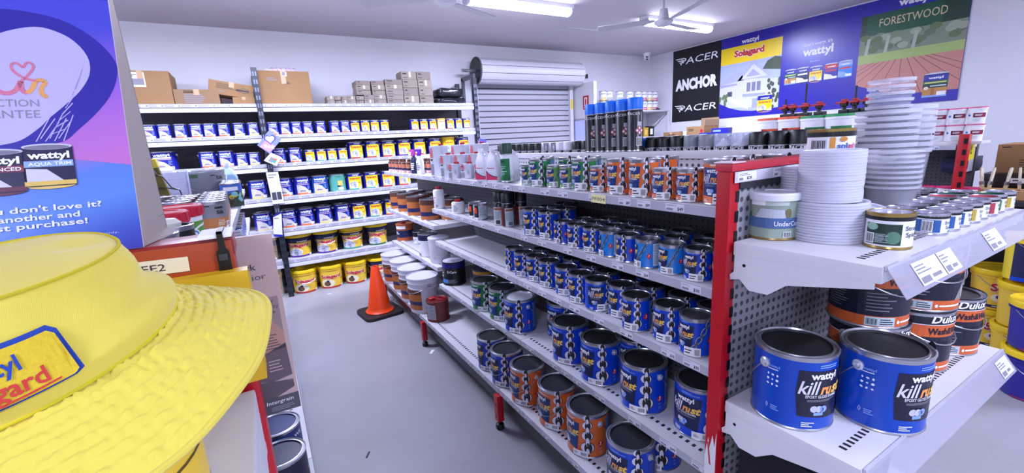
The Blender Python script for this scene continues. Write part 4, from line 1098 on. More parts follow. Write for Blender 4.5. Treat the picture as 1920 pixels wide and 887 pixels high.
for i, (x, y) in enumerate(((1.134, 2.358), (1.142, 2.452))):
    put('epoxy', (x, y, Z2 + .0004), FACE_AISLE, 'small black and red tin, the one nearer the %s' % ('black-capped spray cans' if i == 0 else 'squat red-capped white can'), 'paint tin', 'small black and red tins')


def aerosol(key, r, h, body, cap, art=None, caph=.055, capr=None, clear=False):
    t = thing('spray_can')
    MB().lathe([(0, .003), (r - .006, .003), (r - .002, 0), (r + .001, .002), (r + .001, .005), (r, .007), (r, h - caph - .012), (r - .003, h - caph - .006), (r + .001, h - caph - .003), (r + .001, h - caph)], body, 28, mats=[STEEL] * 5 + [body] * 2 + [STEEL] * 2).build('body', t)
    c = capr or r
    MB().lathe([(c, h - caph), (c, h - .006), (c - .003, h - .001), (c - .006, h), (0, h)], cap, 28).build('cap', t)
    if clear:
        MB().lathe([(r * .9, h - caph), (r * .7, h - caph + .008), (.012, h - caph + .014), (.010, h - .02), (0, h - .018)], PAPER, 18).build('nozzle', t)
    if art: A = Art(); art(A); A.build('label', on_cyl(r), t, cut=.008)
    _T[key] = t


ACH = mat('#26262b', .3)
def art_rusty(A): A.rect(-.10, .004, .10, .105, mat('#5d1f18', .4), 1).rect(-.06, .004, -.02, .102, mat('#7c2018', .4), 2).text('METAL', -.08, -.025, .06, .016, ORANGE, 3, .02).text('COAT', -.08, -.03, .04, .013, ORANGE, 3, .02).ell(-.055, .022, .010, .010, PAPER, 3, 10).rect(.006, .004, .060, .102, PALE, 2).rect(.010, .086, .056, .098, mat('#9a5a3a', .4), 3).greek(.010, .056, .035, .08, 8, GREYINK, 3, .4).barcode(.018, .05, .008, .030)
aerosol('arust', .033, .185, BLACK, mat('#111114', .4), lambda A: art_rusty(A), caph=.055)
for i, (x, y, rz) in enumerate(((1.137, 2.035, .45), (1.13, 2.112, -.35), (1.22, 2.03, .5), (1.215, 2.12, 0))):
    put('arust', (x, y, Z2 + .0004), FACE_AISLE + rz, 'black-capped red-brown spray can, %s' % ('front of the cluster beside the blue tins', 'front of the cluster beside the black and red tins', 'behind the front pair, beside the blue tins', 'behind the front pair, beside the black and red tins')[i], 'spray can', 'black-capped spray cans')

# top shelf, middle and far bays
aerosol('agreen', .0325, .205, mat('#dfe2e8', .35), mat('#10402c', .4), lambda A: (A.rect(-.06, .012, .045, .125, GREEN, 1), A.poly([(-.05, .098), (.025, .11), (-.05, .122)], BLACK, 2), A.ring(-.02, .11, .012, .007, .002, PAPER, 3, 4), A.greek(-.045, .03, .03, .09, 7, PALE, 2, .35)), caph=.055)
put('agreen', (1.139, 2.018, Z1 + .0004), FACE_AISLE + .15, 'tall white spray can with a dark green cap beside the white jugs', 'spray can')
t = thing('cleaner_jug'); jw = mat('#e6e6f2', .35)
def rbox(w, d, r, n=5):
    P = []
    for cx, cy, a in ((w / 2 - r, d / 2 - r, 0), (-w / 2 + r, d / 2 - r, 1), (-w / 2 + r, -d / 2 + r, 2), (w / 2 - r, -d / 2 + r, 3)):
        for i in range(n + 1): P.append((cx + r * cos(pi / 2 * (a + i / n)), cy + r * sin(pi / 2 * (a + i / n))))
    return P
def loft(mb, rings, m, cap=True):
    n = len(rings[0]); vs = [p for r_ in rings for p in r_]
    fs = [(j * n + i, j * n + (i + 1) % n, (j + 1) * n + (i + 1) % n, (j + 1) * n + i) for j in range(len(rings) - 1) for i in range(n)]
    if cap: fs += [list(range(n))[::-1], list(range((len(rings) - 1) * n, len(rings) * n))]
    mb.add(vs, fs, m); return mb
rg = lambda w, d, r, z, ox=0: [(x + ox, y, z) for x, y in rbox(w, d, r)]
loft(MB(), [rg(.076, .06, .012, 0), rg(.08, .064, .014, .004), rg(.08, .064, .014, .105), rg(.066, .055, .016, .138), rg(.03, .03, .012, .158, -.016), rg(.026, .026, .010, .168, -.016)], jw).build('body', t)
MB().lathe([(0, .166), (.015, .166), (.015, .180), (0, .181)], PAPER, 16, c=(-.016, 0, 0)).build('cap', t)
MB().tube([(-.004, 0, .160), (.012, 0, .162), (.028, 0, .148), (.034, 0, .128)], .007, jw, 8).build('handle', t)
A = Art(); A.poly([(-.040, .012), (.040, .012), (.040, .030), (.01, .032), (-.02, .046), (-.040, .062)], mat('#d8305c', .4), 1); A.poly([(-.040, .056), (-.02, .042), (.01, .029), (.040, .028), (.040, .031), (.01, .034), (-.02, .047), (-.040, .064)], NAVY, 2); A.text('Penetrol', -.03, .02, .072, .008, REDT, 1, .02)
A.build('label', on_plane((0, -.0322, 0), (1, 0, 0), (0, 0, 1)), t); _T['jug'] = t
for i, (x, y) in enumerate(((1.125, 2.122), (1.106, 2.222), (1.215, 2.10))):
    put('jug', (x, y, Z1 + .0004), FACE_AISLE + .35, 'white jug with a pink wave label, %s' % ('next to the green-capped spray can', 'next to the white square cans', 'behind the green-capped spray can')[i], 'jug', 'white cleaner jugs')


def square_can(key, w, d, h, cap=True):
    t = thing('square_can'); cw = mat('#cfd0dd', .35)
    loft(MB(), [rg(w, d, .010, 0), rg(w + .002, d + .002, .010, .003), rg(w, d, .010, .006), rg(w, d, .010, h - .006), rg(w + .002, d + .002, .010, h - .002), rg(w - .006, d - .006, .008, h)], cw).build('body', t)
    if cap: MB().lathe([(0, h), (.017, h), (.017, h + .012), (0, h + .013)], RC, 18, c=(w * .18, 0, 0)).build('cap', t)
    A = Art(); A.rect(-w * .5 + .006, h * .62, -w * .5 + .03, h * .86, mat('#d8707a', .45), 1); A.ell(-w * .5 + .018, h * .9, .009, .01, mat('#d8707a', .45), 1, 10); A.poly([(-w * .5 + .006, h * .58), (-w * .5 + .03, h * .58), (-w * .5 + .018, h * .5)], BLACK, 1); A.rect(-w * .5 + .006, h * .06, -w * .5 + .03, h * .42, mat('#9a9aa8', .5), 1); A.greek(w * .2, w * .45, h * .3, h * .6, 5, GREYINK, 1, .4)
    A.build('label', on_plane((0, -d / 2 - .0005, 0), (1, 0, 0), (0, 0, 1)), t); _T[key] = t


square_can('sqs', .074, .06, .092); square_can('sqm', .080, .062, .150); square_can('sqt', .112, .078, .212)
sq = [('sqs', 1.108, 2.645), ('sqs', 1.150, 2.54), ('sqs', 1.20, 2.45), ('sqm', 1.115, 2.79), ('sqm', 1.17, 2.68), ('sqm', 1.225, 2.58), ('sqm', 1.28, 2.49), ('sqt', 1.125, 2.955), ('sqt', 1.235, 2.83), ('sqt', 1.32, 2.70)]
for i, (k, x, y) in enumerate(sq):
    put(k, (x, y, Z1 + .0004), FACE_AISLE + .55, '%s white square can, %s from the shelf front in its row by the white jugs' % ({'sqs': 'short', 'sqm': 'mid-height', 'sqt': 'tallest'}[k], ORD[i if i < 3 else i - 3 if i < 7 else i - 7]), 'can', 'white square solvent cans')
t = thing('paint_bottle'); MB().lathe([(0, 0), (.023, 0), (.025, .004), (.025, .088), (.020, .094), (.016, .096), (.016, .116), (0, .118)], BRN, 24).build('body', t)
A = Art(); A.rect(-.07, .03, .07, .075, mat('#c27358', .45), 1); A.rect(-.07, .024, .07, .042, NAVY, 2); A.rect(-.015, .004, .012, .02, PAPER, 2); A.rect(-.07, .002, .07, .024, mat('#d8a29a', .45), 1); A.rect(-.015, .078, .0, .09, PAPER, 2); A.build('label', on_cyl(.025), t, cut=.008); _T['bot'] = t
for i, (x, y) in enumerate(((1.123, 3.668), (1.12, 3.795), (1.126, 3.905), (1.118, 4.0), (1.122, 4.12), (1.117, 4.225), (1.222, 3.53), (1.225, 3.45))):
    put('bot', (x, y, Z1 + .0004), FACE_AISLE + .1, 'little brown bottle with a navy band, %s' % ('%s beyond the spray bottles' % ORD[i] if i < 6 else '%s behind the spray bottles' % ORD[i - 6]), 'bottle', 'little brown paint bottles')


def spray_bottle(x, y, body, trig, label):
    t = thing('spray_bottle', (x, y, Z1 + .0004), FACE_AISLE + .4)
    loft(MB(), [rg(.054, .038, .01, 0), rg(.058, .042, .012, .004), rg(.058, .042, .012, .10), rg(.04, .032, .012, .125), rg(.022, .022, .009, .14), rg(.022, .022, .009, .148)], body).build('body', t)
    tr = MB().lathe([(0, .145), (.015, .145), (.015, .158), (0, .159)], trig, 16); tr.box(-.012, -.011, .158, .018, .011, .196, trig, bev=.004); tr.box(-.045, -.009, .178, -.01, .009, .196, trig, bev=.003); tr.tube([(-.012, 0, .172), (-.024, 0, .16), (-.026, 0, .142)], .004, trig, 6); tr.build('trigger', t)
    A = Art(); A.greek(-.02, .02, .03, .09, 4, PAPER if body is NAVY else GREYINK, 1, .6); A.build('label', on_plane((0, -.0212, 0), (1, 0, 0), (0, 0, 1)), t); tag(t, label, 'spray bottle', 'trigger spray bottles')


spray_bottle(1.128, 3.545, NAVY, mat('#b83ca0', .4), 'navy spray bottle with a magenta trigger beside the brown bottles')
spray_bottle(1.127, 3.395, PAPER, mat('#6a1fb0', .4), 'white spray bottle with a violet trigger on the top gondola shelf')

# spray cans on the far side of the spine, seen over its top, and the tall ones standing on it
def art_pacer(A, h): pacer(A, -.03, .028, h - .060, .0125); A.greek(-.03, .02, .02, .06, 4, GREYINK, 1, .3)
for key, cap in (('pk', mat('#101013', .4)), ('pb', mat('#0a78f0', .4)), ('pg', mat('#7d828c', .4)), ('pc', mat('#c9cde6', .2, alpha=.45)), ('pw', mat('#dfe0ea', .35)), ('ps', mat('#9a9ba6', .3, .5))):
    aerosol(key, .0325, .195, ACH, cap, lambda A: art_pacer(A, .195), caph=.044, clear=key == 'pc')
CN = {'pk': 'black', 'pb': 'blue', 'pg': 'grey', 'pc': 'clear', 'pw': 'white', 'ps': 'silver'}
ys = [('pk', .752), ('pk', .819), ('pk', .886), ('pc', .953), ('pc', 1.02), ('pg', 1.087), ('pg', 1.154), ('pk', 1.221), ('pk', 1.288), ('pk', 1.355), ('pb', 1.424), ('pk', 1.50), ('pk', 1.57), ('pk', 1.64), ('pk', 1.71), ('pk', 1.79), ('pk', 1.865), ('pw', 1.94), ('pw', 2.01), ('ps', 2.085), ('ps', 2.16), ('pk', 2.235), ('pk', 2.31), ('pk', 2.385), ('pk', 2.46), ('pk', 2.54), ('pk', 2.62), ('pk', 2.70)]
for i, (k, y) in enumerate(ys):
    for row in (0, 1):
        x = 1.495 + .075 * row
        put(k, (x, y, Z1 + .0004), random.uniform(.3, .6) * -1 + FACE_AISLE + .5, '%s-capped black spray can behind the gondola top, %s, %s row' % (CN[k], ('%s from the red post' % ORD[i]) if i < 14 else ('%s from the far end' % ORD[len(ys) - 1 - i]), ('front', 'back')[row]), 'spray can', 'spray cans behind the gondola spine')
aerosol('mark', .033, .224, ACH, mat('#0a78f0', .4), lambda A: (pacer(A, -.04, .022, .152, .011), [A.line([(-.1 + k * .008, .02), (-.06 + k * .008, .145)], .0012, GREYINK, 1) for k in range(7)], A.rect(.010, .106, .028, .124, SILVER, 2), [A.poly([(.019 + dx, .078 + dy), (.028 + dx, .088 + dy), (.019 + dx, .098 + dy), (.010 + dx, .088 + dy)], mat('#c7364a', .4), 2) for dx, dy in ((0, 10e-3), (0, -9e-3), (.0095, 0), (-.0095, 0))], [A.poly([(.019 + dx, .081 + dy), (.025 + dx, .088 + dy), (.019 + dx, .095 + dy), (.013 + dx, .088 + dy)], PAPER, 3) for dx, dy in ((0, 10e-3), (0, -9e-3), (.0095, 0), (-.0095, 0))], A.barcode(.006, .032, .024, .062)), caph=.048)
for i, y in enumerate((1.392, 1.462, 1.532, 1.602, 1.672)):
    put('mark', (1.428, y, 1.4374), FACE_AISLE + .75 if i == 0 else FACE_AISLE + .55, 'tall blue-capped black spray can on the gondola top, %s from the red post' % ORD[i], 'spray can', 'tall blue-capped spray cans')

# ================================================================== the end shelves facing us
tin('k4e', R4, H4, mat('#0545b4', .28), lambda A: art_rust(A, BLUE, mat('#14142e', .35), white=False), ears=True, seg=64)
for i, (x, y, rz) in enumerate(((1.078, .516, -.28), (1.232, .392, -.22))):
    put('k4e', (x, y, .8004), rz, 'big blue dark-lidded tin on the lower end shelf, %s' % ('nearer the red post' if i == 0 else 'by the clear price holder'), 'paint tin', 'big blue tins on the end shelf')


def art_wash(A):
    n, o = mat('#15172c', .35), mat('#d2622c', .4)
    A.rect(-.272, .145, .272, .182, mat('#1a1a28', .35), 1); A.text('Dulux', -.055, .03, .152, .022, PAPER, 3, .03, .2); A.text('Dulux', .18, .255, .152, .022, PAPER, 3, .03, .2)
    A.rect(-.272, .110, .272, .145, o, 1); A.text('Wash&Wear', -.06, .055, .118, .019, n, 3, .03); A.text('Wash&Wear', .175, .265, .118, .019, n, 3, .03)
    A.rect(-.272, .034, .272, .110, n, 1); A.rect(-.272, .145, .272, .147, PAPER, 4)
    A.poly([(.02, .034), (.09, .034), (.09, .110), (.06, .110)], mat('#8d8a86', .6), 2); A.ell(.06, .06, .02, .024, mat('#b5b1ac', .6), 3, 10); A.ell(.07, .085, .014, .02, mat('#55504e', .6), 4, 10)
    A.greek(-.10, -.03, .045, .10, 6, GREYINK, 2, .3); A.greek(-.20, -.13, .045, .10, 8, GREYINK, 2, .3)
    A.rect(-.272, .006, .272, .034, o, 1); A.rect(-.10, .008, -.035, .032, PALE, 2); A.barcode(-.098, -.072, .010, .030, 4, False); A.greek(-.068, -.038, .011, .029, 3, INK, 3, .4); A.greek(-.02, .06, .014, .024, 1, PAPER, 3); A.ell(-.026, .019, .004, .005, PAPER, 3, 7)


tin('wash', R4, .178, mat('#1a1a28', .35), art_wash, seg=48, lid=mat('#4b4642', .35, .6), ears=True, handle=True, drop=.055, su=1.0)
for i, (x, y, z, rz) in enumerate(((1.405, .492, .8004, -.25), (1.610, .460, .8004, -.2), (1.80, .445, .8004, -.35), (1.395, .497, .979, -.1), (1.625, .462, .979, -.5))):
    put('wash', (x, y, z), rz, 'navy and orange tin, %s' % ('under the stack behind the two blue tins', 'lower of the middle stack on the end shelf', 'standing alone at the stack end of the lower end shelf', 'upper of the stack behind the two blue tins', 'upper of the middle stack on the end shelf')[i], 'paint tin', 'navy and orange tins')

ZE = 1.2354
tin('under', .053, .108, mat('#8fa291', .45), lambda A: (A.rect(-.17, .03, .17, .055, mat('#4a6a9c', .4), 1), A.rect(-.05, .085, .0, .104, PAPER, 1), A.text('UnderCoat', .01, .075, .036, .012, PAPER, 3, .01), A.rect(-.01, .085, .04, .104, mat('#b7c4ba', .5), 2), A.poly([(-.035, .055), (.035, .055), (.03, .075), (-.02, .078)], mat('#b7bfc8', .5), 1), A.ell(.04, .066, .008, .012, mat('#6f6c4a', .6), 2, 8), A.barcode(.03, .05, .008, .022), A.rect(-.075, .03, -.068, .09, PAPER, 2), A.greek(-.074, -.069, .035, .085, 9, INK, 3), A.poly([(-.06, .055), (-.05, .07), (-.045, .055)], GREEN, 2)), su=1.0, seg=40, lid=mat('#e6e8f4', .3), lidk='cap', rim=mat('#9a8250', .35, .7))
put('under', (1.10, .604, ZE), -1.22, 'pale green tin with a white plastic lid beside the stack of clear lids', 'paint tin')
DG = mat('#1d3a2e', .4)
tin('stroke', .041, .078, PAPER, lambda A: (A.rect(-.13, .062, .13, .0745, BLACK, 1), A.rect(-.055, .010, .010, .055, DG, 1), A.ell(-.042, .048, .012, .008, mat('#8fb8a0', .5), 2, 10), A.ell(-.004, .026, .013, .014, mat('#58856a', .5), 2, 14), A.barcode(-.054, -.036, .012, .034), A.greek(-.034, -.01, .014, .034, 7, PALE, 3, .4), A.text('Strokes', .016, .06, .042, .010, INK, 2, .01), A.text('Splashes', .018, .066, .028, .010, INK, 2, .01)), su=1.0, seg=40, lid=mat('#d4d4dc', .25, .8), rim=mat('#a98f4e', .3, .8))
put('stroke', (1.172, .395, ZE), -.95, 'white tin with a dark green label at the front corner of the upper end shelf', 'paint tin')
for j, c in enumerate(('#2a5a9c', '#a83a48', '#3a7a5c', '#b8a13a')):
    cm = mat(c, .4)
    tin('pot%d' % j, .0325, .053, PAPER, lambda A, cm=cm: (A.rect(-.104, .040, .104, .0505, BLACK, 1), A.rect(-.055, .008, -.008, .037, cm, 1), A.barcode(-.042, -.022, .009, .036), A.text('Strokes', .0, .036, .027, .008, INK, 2, .01), A.text('Splashes', .003, .042, .016, .008, INK, 2, .01), A.greek(.01, .04, .007, .012, 1, cm, 2)), su=1.0, seg=28, lid=(mat('#c9c9d6', .22, .85), mat('#c4566a', .4), mat('#1c5a44', .4), mat('#c9c9d6', .22, .85))[j], rim=mat('#c0c0c8', .25, .9))
pk = {(0, 5): 1, (0, 6): 2, (1, 5): 1, (1, 6): 2}
for row, (xs, y) in enumerate((([1.372 + .0705 * i for i in range(8)], .384), ([1.33 + .0705 * i for i in range(8)], .455), ([1.42 + .0705 * i for i in range(7)], .526 + .02))):
    for i, x in enumerate(xs):
        if row == 2 and i < 3: continue
        k = pk.get((row, i), 0 if i % 4 != 3 else 3)
        put('pot%d' % k, (x, y + random.uniform(-.002, .002), ZE), random.uniform(-.5, -.2), 'little white sample pot%s, %s along from the green-label tin, %s row' % (('', ' with a pink lid', ' with a green lid', '')[k], ORD[i], ('front', 'middle', 'back')[row]), 'sample pot', 'white sample pots on the end shelf')


def lid_thing(key, r, h=.0075):
    t = thing('plastic_disc')
    MB().lathe([(0, .0006), (r * .86, .0006), (r * .88, .003), (r * .965, .003), (r, .0004), (r + .0006, .003), (r + .0002, .0062), (r * .955, h - .0005), (r * .9, h - .0015), (r * .885, .0035), (r * .86, .0022), (0, .0022)], FROST, 40).build('disc', t); _T[key] = t


lid_thing('lidA', .0755); lid_thing('lidB', .0645); lid_thing('lidC', .060)
z = ZE
for i in range(14):
    put('lidA', (1.168 + random.uniform(-.0012, .0012), .512 + random.uniform(-.0012, .0012), z), 0, 'clear plastic lid, %s from the foot of the wide lid stack on the end shelf' % ORD[i], 'plastic lid', 'wide clear lids'); z += .0066
for i in range(19):
    put('lidB', (1.166 + random.uniform(-.001, .001), .516 + random.uniform(-.001, .001), z), 0, 'clear plastic lid, %s up in the narrow upper lid stack' % ORD[i], 'plastic lid', 'narrow clear lids'); z += .0062
z = ZE
for i in range(26):
    put('lidC', (1.215 + random.uniform(-.001, .001), .588, z), 0, 'clear plastic lid, %s up in the rear stack by the end panel' % ORD[i], 'plastic lid', 'rear clear lids'); z += .0065
for i, (a, b) in enumerate(((.36, .0), (.30, .012))):
    o = put('lidC', (1.295, .512 - i * .01, ZE + .028 + b), 0, 'clear plastic lid leaning against the lid stack, the %s of two' % ('lower' if i == 0 else 'upper'), 'plastic lid', 'leaning clear lids'); o.rotation_euler = (0, -.45 + i * .1, .1)
tin('splash', .0525, .128, PAPER, lambda A: (A.rect(-.17, .108, .17, .127, BLACK, 1), A.rect(-.045, .045, .012, .104, PAPER, 2), A.barcode(-.040, .000, .060, .102), A.rect(.006, .03, .018, .106, mat('#d8963a', .4), 3), A.rect(-.17, .034, .17, .044, mat('#d8963a', .4), 1), A.ell(.036, .101, .009, .0065, mat('#c98a3c', .4), 3, 12), A.text('spl', .022, .046, .078, .014, mat('#2456b0', .4), 3, .02), A.text('ash', .047, .0735, .078, .014, mat('#c0306a', .4), 3, .02), A.greek(.034, .058, .066, .070, 1, LBLUE, 3)), su=1.0, seg=36, rim=mat('#a98f4e', .3, .8))
for i in range(2): put('splash', (1.335, .598, ZE + .0004 + .1288 * i), -1.3, 'white tin with an orange stripe and barcode behind the lids, the %s of the pair' % ('lower', 'upper')[i], 'paint tin')


def cup(key, r0, r1, h, marks=False):
    t = thing('measuring_cup'); cm = mat('#d6d8e6', .2, alpha=.13)
    MB().lathe([(0, 0), (r0, 0), (r0 + (r1 - r0) * .93, h * .93)], cm, 32).build('body', t)
    MB().lathe([(r0 + (r1 - r0) * .93, h * .93), (r1 + .003, h * .935), (r1 + .004, h), (r1 - .001, h)], mat('#dfe1ee', .2, alpha=.62), 32).build('rim', t)
    A = Art()
    for k in range(9):
        v = h * (.12 + .09 * k)
        for u in (-.3, .5, 1.4, 2.6, 3.9): A.rect(u * r0, v, u * r0 + .012, v + .0016, mat('#6c6c78', .6), 1); A.greek(u * r0 + .015, u * r0 + .024, v - .001, v + .004, 1, mat('#6c6c78', .6), 1)
    if marks: A.build('scale', on_cyl(r0, r0 + (r1 - r0) * .93, h * .93), t, cut=.015)
    _T[key] = t


cup('cupA', .048, .059, .098); cup('cupG', .052, .071, .170); cup('cupC', .037, .050, .125); cup('cupB', .038, .050, .185); cup('cupGm', .052, .071, .170, True); cup('cupCm', .037, .050, .125, True); cup('cupBm', .038, .050, .185, True)
CG = 'nested clear measuring cups'
for i in range(8): put('cupA', (1.492, .512, ZE + .0135 * i + .0005), i * .7, 'clear measuring cup, %s up in the low cup stack behind the sample pots' % ORD[i], 'measuring cup', CG)
for i in range(8): put('cupGm' if i in (3, 7) else 'cupG', (1.60, .577, ZE + .0185 * i + .0005), i * .7, 'clear measuring cup, %s up in the widest cup stack' % ORD[i], 'measuring cup', CG)
for i in range(8): put('cupCm' if i in (4, 7) else 'cupC', (1.60, .577, ZE + .0185 * 7 + .004 + .018 * i), i * .9, 'clear measuring cup, %s up in the top stack standing in the widest cups' % ORD[i], 'measuring cup', CG)
for i in range(8): put('cupBm' if i in (3, 7) else 'cupB', (1.745, .565, ZE + .0180 * i + .0005), i * .8, 'clear measuring cup, %s up in the tall narrow stack beyond the sample pots' % ORD[i], 'measuring cup', CG)

t = thing('black_carton', (1.20, .50, .2354)); MB().box(-.19, -.10, 0, .19, .10, .475, mat('#0e0f18', .35), bev=.003).build('body', t)
A = Art(); A.ring(-.10, .40, .075, .05, .006, PAPER, 1, 4, rot=pi / 4 * 0); A.rect(-.17, .33, .0, .335, PAPER, 1); A.rect(-.17, .33, -.165, .42, PAPER, 1); A.rect(-.17, .415, .0, .42, PAPER, 1)
for k in range(4): A.rect(-.15 + k * .025, .34, -.135 + k * .025, .41, PAPER, 1)
A.build('print', on_plane((0, -.1, 0), (1, 0, 0), (0, 0, 1)), t); tag(t, 'tall black carton with white framed lettering under the lower end shelf', 'carton')

# ================================================================== the gondola on our side of the aisle, with its end frame, hat and sign
gl_ = thing('gondola_shelving', (0, 0, 0))
LB = [.69, 1.87, 3.08, 4.36]
for i in range(3):
    for z, xl in ((1.245, -.115), (1.0, -.115), (.76, -.115), (.50, -.115), (.23, .018)):
        shelf_part(gl_, xl, -.48, LB[i], LB[i + 1], z, side=1)
    MB().box(-.53, LB[i], .1, -.481, LB[i + 1], 1.40, PEGD).build('back_panel', gl_, smooth=0)
    MB().box(-.02, LB[i], .10, -.01, LB[i + 1], .195, mat('#26262c', .4)).build('kick_plate', gl_)
for x in (-.978, -.078):
    p = MB().box(x, .64, .02, x + .037, .676, 1.382, RED, bev=.002)
    for k in range(26): p.box(x + .002, .6385, .08 + k * .05, x + .012, .6402, .112 + k * .05, BLACK)
    p.build('post', gl_)
MB().box(-.978, .622, 1.385, -.038, .674, 1.408, mat('#8e1f2c', .3), bev=.003).build('top_rail', gl_)
MB().box(-.978, .618, 1.366, -.040, .632, 1.4045, mat('#a8431f', .42), bev=.002).build('rail_face', gl_)
MB().box(-.94, .645, .10, -.08, .652, 1.382, PEGE).build('end_panel', gl_, smooth=0)
end_shelf(gl_, -.96, -.046, .30, .632, 1.20, .05, strip=False)
end_shelf(gl_, -.96, -.046, .30, .632, .76, .05, strip=False)
end_shelf(gl_, -.96, -.046, .22, .632, .23, .05, strip=False)
tag(gl_, 'grey gondola with an orange end rail labelled EE2, in front of us', 'gondola shelving')
t = thing('bay_label', (-.115, .6175, 1.384)); MB().box(-.06, -.001, -.0085, .03, 0, .0085, mat('#e9dfb8', .5), M=Matrix.Rotation(.03, 4, 'Y')).build('paper', t)
A = Art(); A.text('EE2', -.013, .008, -.0045, .0085, INK, 1, .0); A.build('print', on_plane((0, -.001, 0), (1, 0, -.03), (.03, 0, 1)), t); tag(t, 'cream paper label printed EE2 on the orange rail', 'label')
t = thing('strap_clip', (-.05, .618, 1.408))
MB().box(-.022, -.004, .0005, .012, .05, .006, PAPER, bev=.002).build('plate', t)
s = MB(); s.prism([(-.003, .0085), (.003, .0085), (.0035, -.012), (.0065, -.016), (.0065, -.042), (-.0065, -.042), (-.0065, -.016), (-.0035, -.012)], .0015, .006, BLACK, lambda a, b, h: (a, -h, b)); s.box(-.003, -.006, .006, .003, .04, .0085, BLACK); s.box(-.0045, -.009, -.026, .0045, -.006, -.018, mat('#3a3a40', .3), bev=.001)
s.build('strap', t); tag(t, 'black strap clip over a white plate at the end of the orange rail', 'clip')

# yellow carton under the rail
t = thing('yellow_carton', (-.29, .606, 1.2284)); yc = mat('#e0b318', .4, var=.05, scale=9, bump=.25, bd=.004)
bx = MB(); NX, NZ = 24, 10
from mathutils import noise
def yv(i, j, y): return (-.262 + .524 * i / NX, y - .010 * sin(pi * j / NZ) * (1 if y < 0 else 0) + .003 * noise.noise(Vector((i * .4, j * .5, 3))) * (1 if y < 0 else 0), .142 * j / NZ)
vs = [yv(i, j, -.014) for j in range(NZ + 1) for i in range(NX + 1)]; bx.add(vs, [(j * (NX + 1) + i, j * (NX + 1) + i + 1, (j + 1) * (NX + 1) + i + 1, (j + 1) * (NX + 1) + i) for j in range(NZ) for i in range(NX)], yc)
bx.box(-.262, -.013, 0, .262, .0338, .130, yc); bx.box(-.262, -.013, .130, .262, .011, .141, yc); bx.build('body', t, smooth=40)
A = Art(); A.ring(.185, .100, .0075, .0075, .0012, ORANGE, 1, 20); A.text('R', .1815, .1885, .0955, .009, ORANGE, 1, .0); A.rect(-.2, .03, .05, .06, ORANGE, 1)
A.build('print', on_plane((0, -.0262, 0), (1, 0, 0), (0, 0, 1)), t); tag(t, 'yellow cardboard carton fixed under the orange rail behind the hat', 'carton')

# leaflet holder on the gondola end
t = thing('leaflet_holder', (-.09, .70, 1.118)); lf = mat('#bfa59c', .5)
MB().box(-.10, -.006, .004, .094, .006, .276, lf).build('leaflet', t)
MB().box(-.104, -.010, 0, .098, -.0075, .285, CLEAR).build('front_sheet', t)
MB().box(-.104, .0075, 0, .098, .010, .285, CLEAR).build('back_sheet', t)
A = Art(); A.text('Block', .036, .068, .228, .009, INK, 2, .012); A.text('Exterior', .028, .078, .213, .009, INK, 2, -.005)
A.rect(.045, .10, .088, .185, mat('#8f7672', .5), 1)
for k, w in enumerate(('Colour', 'Intensity', 'Guide')): A.text(w, .062, .082 if k != 1 else .087, .176 - k * .008, .0055, INK, 2, .005)
A.poly([(.045, .135), (.07, .158), (.088, .13), (.088, .105), (.045, .10)], mat('#b5816a', .5), 2); A.greek(.06, .082, .105, .13, 6, INK, 3, .3)
A.poly([(.045, .095), (.088, .112), (.090, .06), (.062, .055), (.045, .06)], mat('#4a2c30', .5), 2); A.poly([(.045, .058), (.09, .052), (.09, .04), (.06, .028), (.045, .03)], mat('#36191e', .5), 2); A.greek(.062, .08, .07, .09, 4, lf, 3, .3)
A.rect(-.1, .0045, .094, .030, mat('#15131c', .4), 2); A.text('Intergrain', .05, .086, .020, .006, PAPER, 3, .0, .15); A.greek(.055, .088, .008, .016, 3, GREYINK, 3, .4)
A.build('print', on_plane((0, -.006, 0), (1, 0, 0), (0, 0, 1)), t); tag(t, 'clear holder with a pinkish brown colour guide leaflet at the end of the gondola', 'leaflet holder')

# standing display card with the heart
t = thing('display_card', (0, 0, 0)); XR, XL_ = -.1225, -.334; SL = .372; ST = .312
k_ = sqrt(1 + SL * SL); vz, vy = 1 / k_, SL / k_
P3 = lambda x, v: (x, .62 + vy * v, 1.4085 + vz * v)
kraft = mat('#a89a94', .6)
m_ = MB(); m_.add([P3(XL_, 0), P3(XR, 0), P3(XR, ST), P3(XL_, ST)], [(0, 1, 2, 3)], PAPER); o_ = [(a, b + .0025, c - .0006) for a, b, c in m_.v]; m_.add(o_, [(3, 2, 1, 0)], PAPER)
m_.add([P3(XR, 0), P3(XR, ST), o_[2], o_[1]], [(0, 1, 2, 3)], mat('#d9d2cf', .6)); m_.build('face_board', t, smooth=0)
yt = .62 + vy * ST; zt2 = 1.4085 + vz * ST
g_ = MB(); g_.prism([(.6225, 1.4087), (yt + .002, zt2), (yt + .03, zt2 + .002), (.777, 1.4087)], 0, .0015, kraft, lambda a, b, h: (XR - .0005 - h, a, b)); g_.box(XR - .0004, .74, 1.4295, XR + .0003, .776, 1.4300, mat('#8d807b', .6)); g_.build('side_board', t, smooth=0)
g_ = MB(); g_.add([(XL_, .778, 1.4087), (XR, .778, 1.4087), (XR, yt + .03, zt2 + .002), (XL_, yt + .03, zt2 + .002)], [(0, 1, 2, 3)], kraft); g_.build('back_board', t, smooth=0)
g_ = MB(); g_.prism([(XR - .002, .621), (XR + .016, .70), (XR + .012, .76), (XR - .002, .775)], 1.4086, 1.410, kraft, lambda a, b, h: (a, b, h)); g_.build('flap', t, smooth=0)


